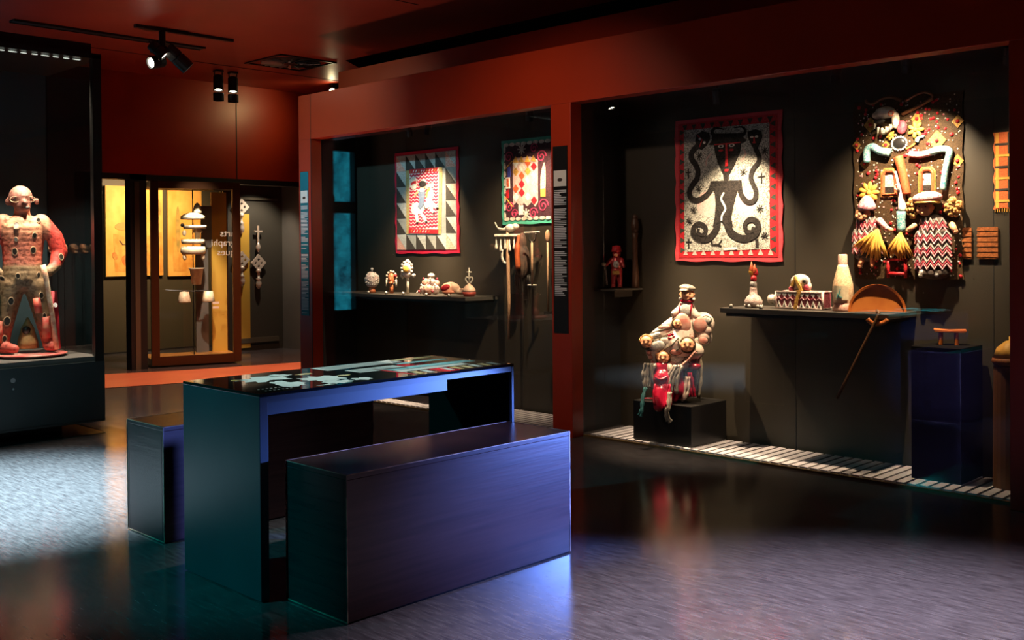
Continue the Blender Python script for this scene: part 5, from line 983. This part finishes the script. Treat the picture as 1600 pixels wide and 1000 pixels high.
t = thing('lidded_basket', 'orange lidded conical basket cut off at the right red jamb', 'basket', (5.53, 1.865, 0.017), 0)
B().lathe([(0, 0), (0.09, 0), (0.085, 0.62), (0.0, 0.62)], 22).make('stand', mat('brown column', (0.16, 0.06, 0.02), 0.5), t, smooth=False); B().lathe([(0.08, 0.62), (0.095, 0.64), (0.09, 0.66)], 22).make('rim', WICK, t, smooth=True); B().lathe([(0.0875, 0.66), (0.07, 0.71), (0.03, 0.745), (0.012, 0.75), (0.012, 0.77), (0, 0.775)], 22).make('lid', F_YEL, t, smooth=True)
# solid stand-ins for reflections in the right vitrine glass: small red figure, dark totem
t = thing('reflected_statuette', 'solid copy of a reflected red soldier-like figure on a little dark bracket in the vitrine corner', 'figure', (5.58, 4.47, 0.978), R(-57))
RS = mat('ruby metallic', (0.40, 0.015, 0.03), 0.3, 0.3, col2=(0.3, 0.05, 0.04), scale=(40, 40, 40))
b = B(); b.ell((0, 0, 0.238), (0.03, 0.03, 0.032)); b.ell((0, 0, 0.165), (0.042, 0.03, 0.055)); b.cap((-0.035, 0, 0.195), 0.016, (-0.07, -0.02, 0.16), 0.013); b.cap((0.035, 0, 0.195), 0.016, (0.05, -0.03, 0.15), 0.013); b.cap((-0.02, 0, 0.12), 0.022, (-0.022, 0, 0.02), 0.016); b.cap((0.02, 0, 0.12), 0.022, (0.024, 0, 0.02), 0.016); b.ell((-0.022, -0.012, 0.01), (0.018, 0.03, 0.012)); b.ell((0.024, -0.012, 0.01), (0.018, 0.03, 0.012)); b.ell((0, 0, 0.12), (0.04, 0.03, 0.025)); blob(b, 'body', RS, t, 0.005, 2)
B().lathe([(0.036, 0.25), (0.034, 0.262), (0.028, 0.29), (0, 0.295)], 16).make('cap', F_RED, t, smooth=True); B().ell((0, -0.03, 0.165), (0.022, 0.008, 0.025)).make('medal', F_GREY, t, smooth=True); B().box(-0.026, 0.022, -0.036, -0.026, 0.095, 0.12).make('belt_pouch', F_GOLD, t); B().ell((-0.085, -0.025, 0.165), (0.018, 0.014, 0.014)).make('hand', F_BONE, t, smooth=True); B().tube([(-0.078, -0.02, 0.15), (-0.065, -0.02, 0.02)], 0.008, 6).make('crutch', F_GREY, t)
B().ell((0, -0.028, 0.228), (0.016, 0.006, 0.01)).make('face', F_SKIN, t, smooth=True)
o = thing('bracket', 'little dark bracket shelf under the red statuette', 'bracket', (5.73, 4.46, 0.976)); B().box(-0.30, 0, -0.10, 0.09, -0.012, 0).make('plate', shelf_m, o); B().box(-0.2, 0, -0.01, 0.01, -0.06, -0.012).make('rib', shelf_m, o)
t = thing('reflected_totem', 'solid copy of a reflected slim dark totem standing behind the red statuette', 'carving', (5.68, 4.385, 0.978), R(-57))
DW = mat('dark carved wood', (0.07, 0.03, 0.015), 0.45); B().lathe([(0, 0), (0.028, 0), (0.024, 0.1), (0.018, 0.2), (0.02, 0.3), (0.016, 0.34), (0.024, 0.38)], 12).make('shaft', DW, t, smooth=True); b = B(); b.ell((0, 0, 0.43), (0.03, 0.03, 0.055)); b.ell((0, -0.025, 0.42), (0.01, 0.016, 0.02)); b.ell((0, 0, 0.49), (0.02, 0.02, 0.02)); blob(b, 'head', DW, t, 0.005, 2)

# ------------------------------------------------------------------ shelf pieces, left vitrine
def lpos(x, y): return (x, y, SZ)
t = thing('beaded_globe', 'white beaded globe head with a knob, first on the left shelf', 'sculpture', lpos(5.50, 7.10), R(-57)); TERR = mat('terracotta wood', (0.45, 0.13, 0.05), 0.5)
B().lathe([(0.035, 0), (0.03, 0.02), (0.026, 0.05)], 14).make('neck', TERR, t, smooth=True); b = B(); b.ell((0, 0, 0.115), (0.06, 0.058, 0.065)); b.ell((0, 0, 0.075), (0.052, 0.05, 0.035)); blob(b, 'head', WBEAD, t, 0.006, 2)
b = B(); rnd = random.Random(2)
for i in range(120):
    a = rnd.uniform(0, 6.28); c_ = rnd.uniform(-0.9, 0.95); s_ = math.sqrt(1-c_*c_); b.ell((0.061*s_*math.cos(a), 0.059*s_*math.sin(a), 0.113+0.066*c_), 0.006, 6, 4)
b.make('cowrie_beads', F_WHT, t, smooth=True)['kind'] = 'stuff'
B().lathe([(0.008, 0.178), (0.006, 0.19), (0.014, 0.20), (0.012, 0.212), (0, 0.215)], 10).make('knob', F_GREY, t, smooth=True)
def cowrie_ring(t, c, r, rz, n_, m, nm='cowrie'):
    for i in range(n_):
        a = 2*math.pi*i/n_; B().ell((c[0]+r*math.cos(a), c[1]-0.02, c[2]+rz*math.sin(a)), (0.011, 0.009, 0.011), 8, 5).make(nm, m, t, smooth=True)
t = thing('shell_mask', 'small brown mask ringed with shells on a short post', 'mask', lpos(5.50, 6.835), R(-57)); B().tube([(0, 0, 0), (0, 0, 0.09)], [0.018, 0.014], 10).make('post', TERR, t, smooth=True)
b = B(); b.ell((0, 0, 0.125), (0.032, 0.03, 0.05)); b.ell((0, -0.03, 0.118), (0.007, 0.01, 0.016)); b.ell((0, -0.02, 0.09), (0.018, 0.016, 0.012)); blob(b, 'face', TERR, t, 0.004, 2); cowrie_ring(t, (0.0, 0.02, 0.135), 0.042, 0.052, 11, F_BONE); B().ell((0.038, -0.01, 0.15), 0.014).make('red_tuft', F_RED, t, smooth=True)
for s_ in (-1, 1): B().tube([(s_*0.04, 0, 0.12), (s_*0.045, -0.005, 0.06)], 0.008, 6).make('tassel', F_BONE, t, smooth=True)
t = thing('crowned_head', 'pale head crowned with shells and a yellow face on a tall post', 'sculpture', lpos(5.50, 6.62), R(-57)); B().tube([(0, 0, 0), (0, 0, 0.15)], [0.013, 0.011], 10).make('post', F_BONE, t, smooth=True)
b = B(); b.ell((0, 0, 0.215), (0.045, 0.042, 0.055)); b.ell((-0.005, 0, 0.165), (0.04, 0.035, 0.03)); b.ell((0, 0, 0.265), (0.022, 0.022, 0.025)); blob(b, 'head', WBEAD, t, 0.005, 2); B().ell((-0.004, -0.038, 0.21), (0.026, 0.01, 0.03)).make('yellow_face', F_YEL, t, smooth=True); cowrie_ring(t, (0, 0.0, 0.215), 0.046, 0.055, 12, F_BONE); B().ell((0.055, -0.01, 0.155), (0.018, 0.015, 0.016)).make('silver_bell', F_GREY, t, smooth=True); B().tube([(-0.045, 0, 0.2), (-0.055, 0, 0.15), (-0.04, 0, 0.13)], 0.01, 8).make('tassel', F_BONE, t, smooth=True); B().tube([(0.01, 0, 0.16), (0.055, 0, 0.16)], 0.008, 8).make('arm', F_BONE, t, smooth=True)
t = thing('shell_bundle', 'pinkish bundle of shell-sewn pouches with a knotted top', 'bundle', lpos(5.50, 6.35), R(-57)); PINKC = mat('pale pink pouch', (0.62, 0.38, 0.30), 0.6, col2=(0.4, 0.16, 0.12), scale=(50, 50, 50), bump=0.4)
for i, (x_, y_, z_, r_) in enumerate(((-0.045, 0, 0.045, 0.035), (0.0, -0.02, 0.045, 0.04), (0.05, 0, 0.045, 0.038), (-0.03, 0.01, 0.095, 0.034), (0.02, 0, 0.10, 0.036), (0.062, 0.01, 0.09, 0.026))): B().ell((x_, y_, z_), (r_, r_*0.85, r_*1.15)).make('pouch', PINKC if i % 2 else WBEAD, t, smooth=True)
B().ell((0.018, 0, 0.155), (0.03, 0.022, 0.022)).make('knot', F_BONE, t, smooth=True); B().tube([(0.0, 0, 0.12), (0.018, 0, 0.15)], 0.016, 8).make('neck', PINKC, t)
for i in range(9): B().ell((-0.075+i*0.019, -0.035, 0.03+0.05*(i % 3)), (0.009, 0.007, 0.012), 8, 5).make('shell', F_WHT if i % 2 else F_MAR, t, smooth=True)
B().tube(smoothpath([Vector((-0.07, 0, 0.01)), Vector((-0.09, 0, 0.03)), Vector((-0.105, 0, 0.012))], 4), 0.007, 6).make('cord', F_BONE, t, smooth=True)
t = thing('red_conch', 'red-mouthed pale conch lying on its side', 'shell', lpos(5.50, 6.06), R(-57))
b = B(); b.ell((-0.045, 0, 0.055), (0.055, 0.045, 0.05)); b.ell((0.01, 0, 0.06), (0.045, 0.035, 0.04)); b.ell((0.06, 0, 0.035), (0.06, 0.028, 0.026)); b.ell((0.10, 0, 0.02), (0.04, 0.02, 0.014)); b.ell((-0.02, 0, 0.095), (0.04, 0.02, 0.015)); blob(b, 'shell_body', mat('cream salmon shell', (0.75, 0.42, 0.28), 0.4, col2=(0.75, 0.58, 0.42), scale=(20, 20, 20)), t, 0.005, 2)
B().ell((-0.055, -0.035, 0.065), (0.04, 0.018, 0.026), M=Matrix.Rotation(R(-25), 3, 'Y')).make('mouth', F_RED, t, smooth=True); B().ell((-0.03, -0.04, 0.03), (0.05, 0.012, 0.016)).make('lip', mat('salmon lip', (0.7, 0.25, 0.15), 0.4), t, smooth=True)
t = thing('cross_vase', 'red and cream round vase with heart-shaped handles and an iron cross', 'vase', lpos(5.50, 5.875), R(-57))
B().lathe([(0, 0), (0.04, 0), (0.052, 0.02), (0.053, 0.035)], 20).make('red_base', mat('coral red clay', (0.6, 0.10, 0.07), 0.45), t, smooth=True); B().lathe([(0.053, 0.035), (0.05, 0.055), (0.032, 0.08), (0.012, 0.095), (0.010, 0.10)], 20).make('upper_body', mat('cream clay', (0.75, 0.5, 0.36), 0.45), t, smooth=True)
b = B()
for s_ in (-1, 1): b.tube(smoothpath([Vector((0, 0, 0.095)), Vector((s_*0.026, 0, 0.125)), Vector((s_*0.024, 0, 0.148)), Vector((s_*0.008, 0, 0.148)), Vector((0, 0, 0.13))], 4), 0.006, 6)
b.make('heart_handles', F_BONE, t, smooth=True); b = B(); b.tube([(0, 0, 0.095), (0, 0, 0.225)], 0.0055, 6); b.tube([(-0.02, 0, 0.19), (0.02, 0, 0.19)], 0.0055, 6); b.make('cross', F_BONE, t, smooth=True)
# ------------------------------------------------------------------ staffs
PALEW = mat('pale wood', (0.50, 0.30, 0.17), 0.5, col2=(0.42, 0.22, 0.12), scale=(40, 40, 4)); IRON = mat('dark iron', (0.03, 0.025, 0.022), 0.5, 0.5)
def staff(name, label, cat, y_, zb, x=5.62): return thing(name, label, cat, (x, y_, zb), R(-57))
t = staff('horned_staff', 'long pale staff with a horned head and a plate of hanging bell tassels', 'staff', 5.565, 0.56)
B().tube([(0, 0, 0), (0.006, 0, 0.3), (0, 0, 0.62), (0, 0, 0.84)], [0.010, 0.013, 0.014, 0.012], 10).make('shaft', PALEW, t, smooth=True)
B().box(-0.10, 0.105, -0.03, 0.03, 0.79, 0.808).make('plate', F_BONE, t, bevel=0.003)
for i in range(6): x_ = -0.088+i*0.035; B().lathe([(0.013, -0.01), (0.012, 0.01), (0.005, 0.04), (0.003, 0.085)], 8, (x_, -0.012, 0.70-0.015*(i % 2))).make('bell_tassel', F_BONE, t, smooth=True)
b = B(); b.tube(smoothpath([Vector((-0.10, 0, 0.90)), Vector((-0.075, 0, 0.855)), Vector((-0.03, 0, 0.845)), Vector((0.0, 0, 0.86))], 4), [0.005]*5+[0.009]*4+[0.012]*4, 8); b.make('horn', F_BONE, t, smooth=True); b = B(); b.ell((0.02, 0, 0.855), (0.04, 0.03, 0.03)); b.ell((0.06, 0, 0.865), (0.03, 0.026, 0.024)); b.make('carved_head', F_BONE, t, smooth=True)
b = B(); b.tube(smoothpath([Vector((-0.045, 0, 0.69)), Vector((-0.045, 0, 0.62)), Vector((-0.02, 0, 0.585)), Vector((0.0, 0, 0.60))], 4), 0.010, 8); b.make('hook', F_BONE, t, smooth=True); B().tube([(0.0, 0, 0.6), (0, 0, 0.79)], 0.010, 8).make('post', IRON, t)
t = staff('bristle_staff', 'dark staff hung with an orange and black fringed skirt', 'staff', 5.455, 0.38, 5.665)
B().tube([(0, 0, 0), (0, 0, 0.66)], 0.008, 8).make('shaft', IRON, t); b = B(); b.ell((0, 0, 0.78), (0.062, 0.045, 0.14)); b.ell((0.0, 0, 0.92), (0.035, 0.03, 0.08)); blob(b, 'skirt', mat('black feathered hide', (0.035, 0.022, 0.016), 0.8, col2=(0.1, 0.05, 0.03), scale=(60, 60, 20), bump=0.8), t, 0.008, 2)
b = B(); b.tube(smoothpath([Vector((-0.02, -0.03, 0.98)), Vector((-0.03, -0.05, 0.86)), Vector((-0.022, -0.05, 0.72))], 4), [0.012]*3+[0.022]*6, 8); b.make('orange_sash', mat('burnt orange cloth', (0.50, 0.10, 0.02), 0.6, col2=(0.25, 0.04, 0.01), scale=(30, 30, 12)), t, smooth=True)
for i in range(9): x_ = -0.055+i*0.0135; B().tube([(x_, 0, 0.68), (x_*1.15, -0.005, 0.60-0.02*(i % 3))], [0.006, 0.003], 6).make('fringe_strand', IRON, t, smooth=True)
t = staff('crutch_staff', 'short pale staff with a forked crutch top and small foot', 'staff', 5.31, 0.98)
B().tube([(0, 0, 0.0), (0, 0, 0.33)], 0.0085, 8).make('shaft', PALEW, t, smooth=True); b = B()
for s_ in (-1, 1): b.tube(smoothpath([Vector((0, 0, 0.32)), Vector((s_*0.022, 0, 0.345)), Vector((s_*0.03, 0, 0.392))], 4), 0.008, 8)
b.make('fork', IRON, t, smooth=True); B().tube([(-0.06, 0, 0.395), (0.06, 0, 0.4)], 0.006, 8).make('crossbar', F_BONE, t, smooth=True); B().tube([(-0.035, 0, 0.002), (0.035, 0, 0.0)], 0.006, 8).make('foot', F_BONE, t, smooth=True)
t = staff('spoon_staff', 'slender dark staff with a pale carved tip, nearest the red pillar', 'staff', 5.15, 0.78)
B().tube([(0, 0, 0), (0, 0, 0.52)], 0.008, 8).make('shaft', PALEW, t, smooth=True); B().ell((0, 0, 0.565), (0.02, 0.015, 0.05)).make('tip', PALEW, t, smooth=True); B().box(-0.03, 0.03, -0.012, 0.012, -0.012, 0.012).make('foot', IRON, t)
# pegs that carry the staffs, number studs
STUD = mat('white stud', (0.85, 0.82, 0.75), 0.3)
for lab, x_, y_, z_ in (('number stud on the wall beside the horned staff', XB, 5.53, 0.905), ('number stud on the wall right of the crutch staff foot', XB, 5.33, 0.907), ('number stud at the lower left corner of the rider flag', XB, 7.09, 1.215), ('number stud at the lower left corner of the horned figure flag', XB, 4.12, 1.155), ('number stud on the wall below the doll panel', XB, 2.40, 0.99), ('number stud on the wall below the woven square', XB, 2.126, 1.07)):
    t = thing('number_stud', lab, 'label', (x_, y_, z_), WALLROT, 'number studs'); B().lathe([(0, -0.03), (0.009, -0.03), (0.011, -0.026), (0.011, -0.006), (0.004, 0)], 12, M=Matrix.Rotation(R(-90), 4, 'X') @ Matrix.Scale(-1, 4, (0, 0, 1)) @ Matrix.Translation((0, 0, 0.0))).make('pin', STUD, t)
for lab, y_ in (('number stud on the right shelf left of the feathered bottle', 3.44), ('number stud on the right shelf right of the feathered bottle', 3.235), ('number stud on the left shelf before the beaded globe', 7.02), ('number stud on the left shelf before the shell mask', 6.78), ('number stud on the left shelf before the crowned head', 6.56), ('number stud on the left shelf before the shell bundle', 6.27), ('number stud on the left shelf before the conch', 6.00)):
    t = thing('number_stud', lab, 'label', (5.40, y_, SZ), R(-57), 'number studs'); B().lathe([(0.012, 0), (0.012, 0.004), (0.006, 0.005)], 12).make('foot', METAL, t); B().ell((0, -0.002, 0.013), (0.010, 0.006, 0.010), 10, 6).make('disc', STUD, t, smooth=True)
for y_, z_, lab in ((5.565, 0.905, 'thin wall peg holding the horned staff'), (5.31, 1.20, 'thin wall peg holding the crutch staff'), (5.15, 1.10, 'thin wall peg holding the staff by the pillar'), (5.455, 0.86, 'thin wall peg holding the fringed staff')):
    o = B().tube([(5.63 if y_ != 5.455 else 5.665, y_+0.005, z_), (XB, y_, z_)], 0.003, 6).make('wall_peg', METAL); tag(o, lab, 'peg')
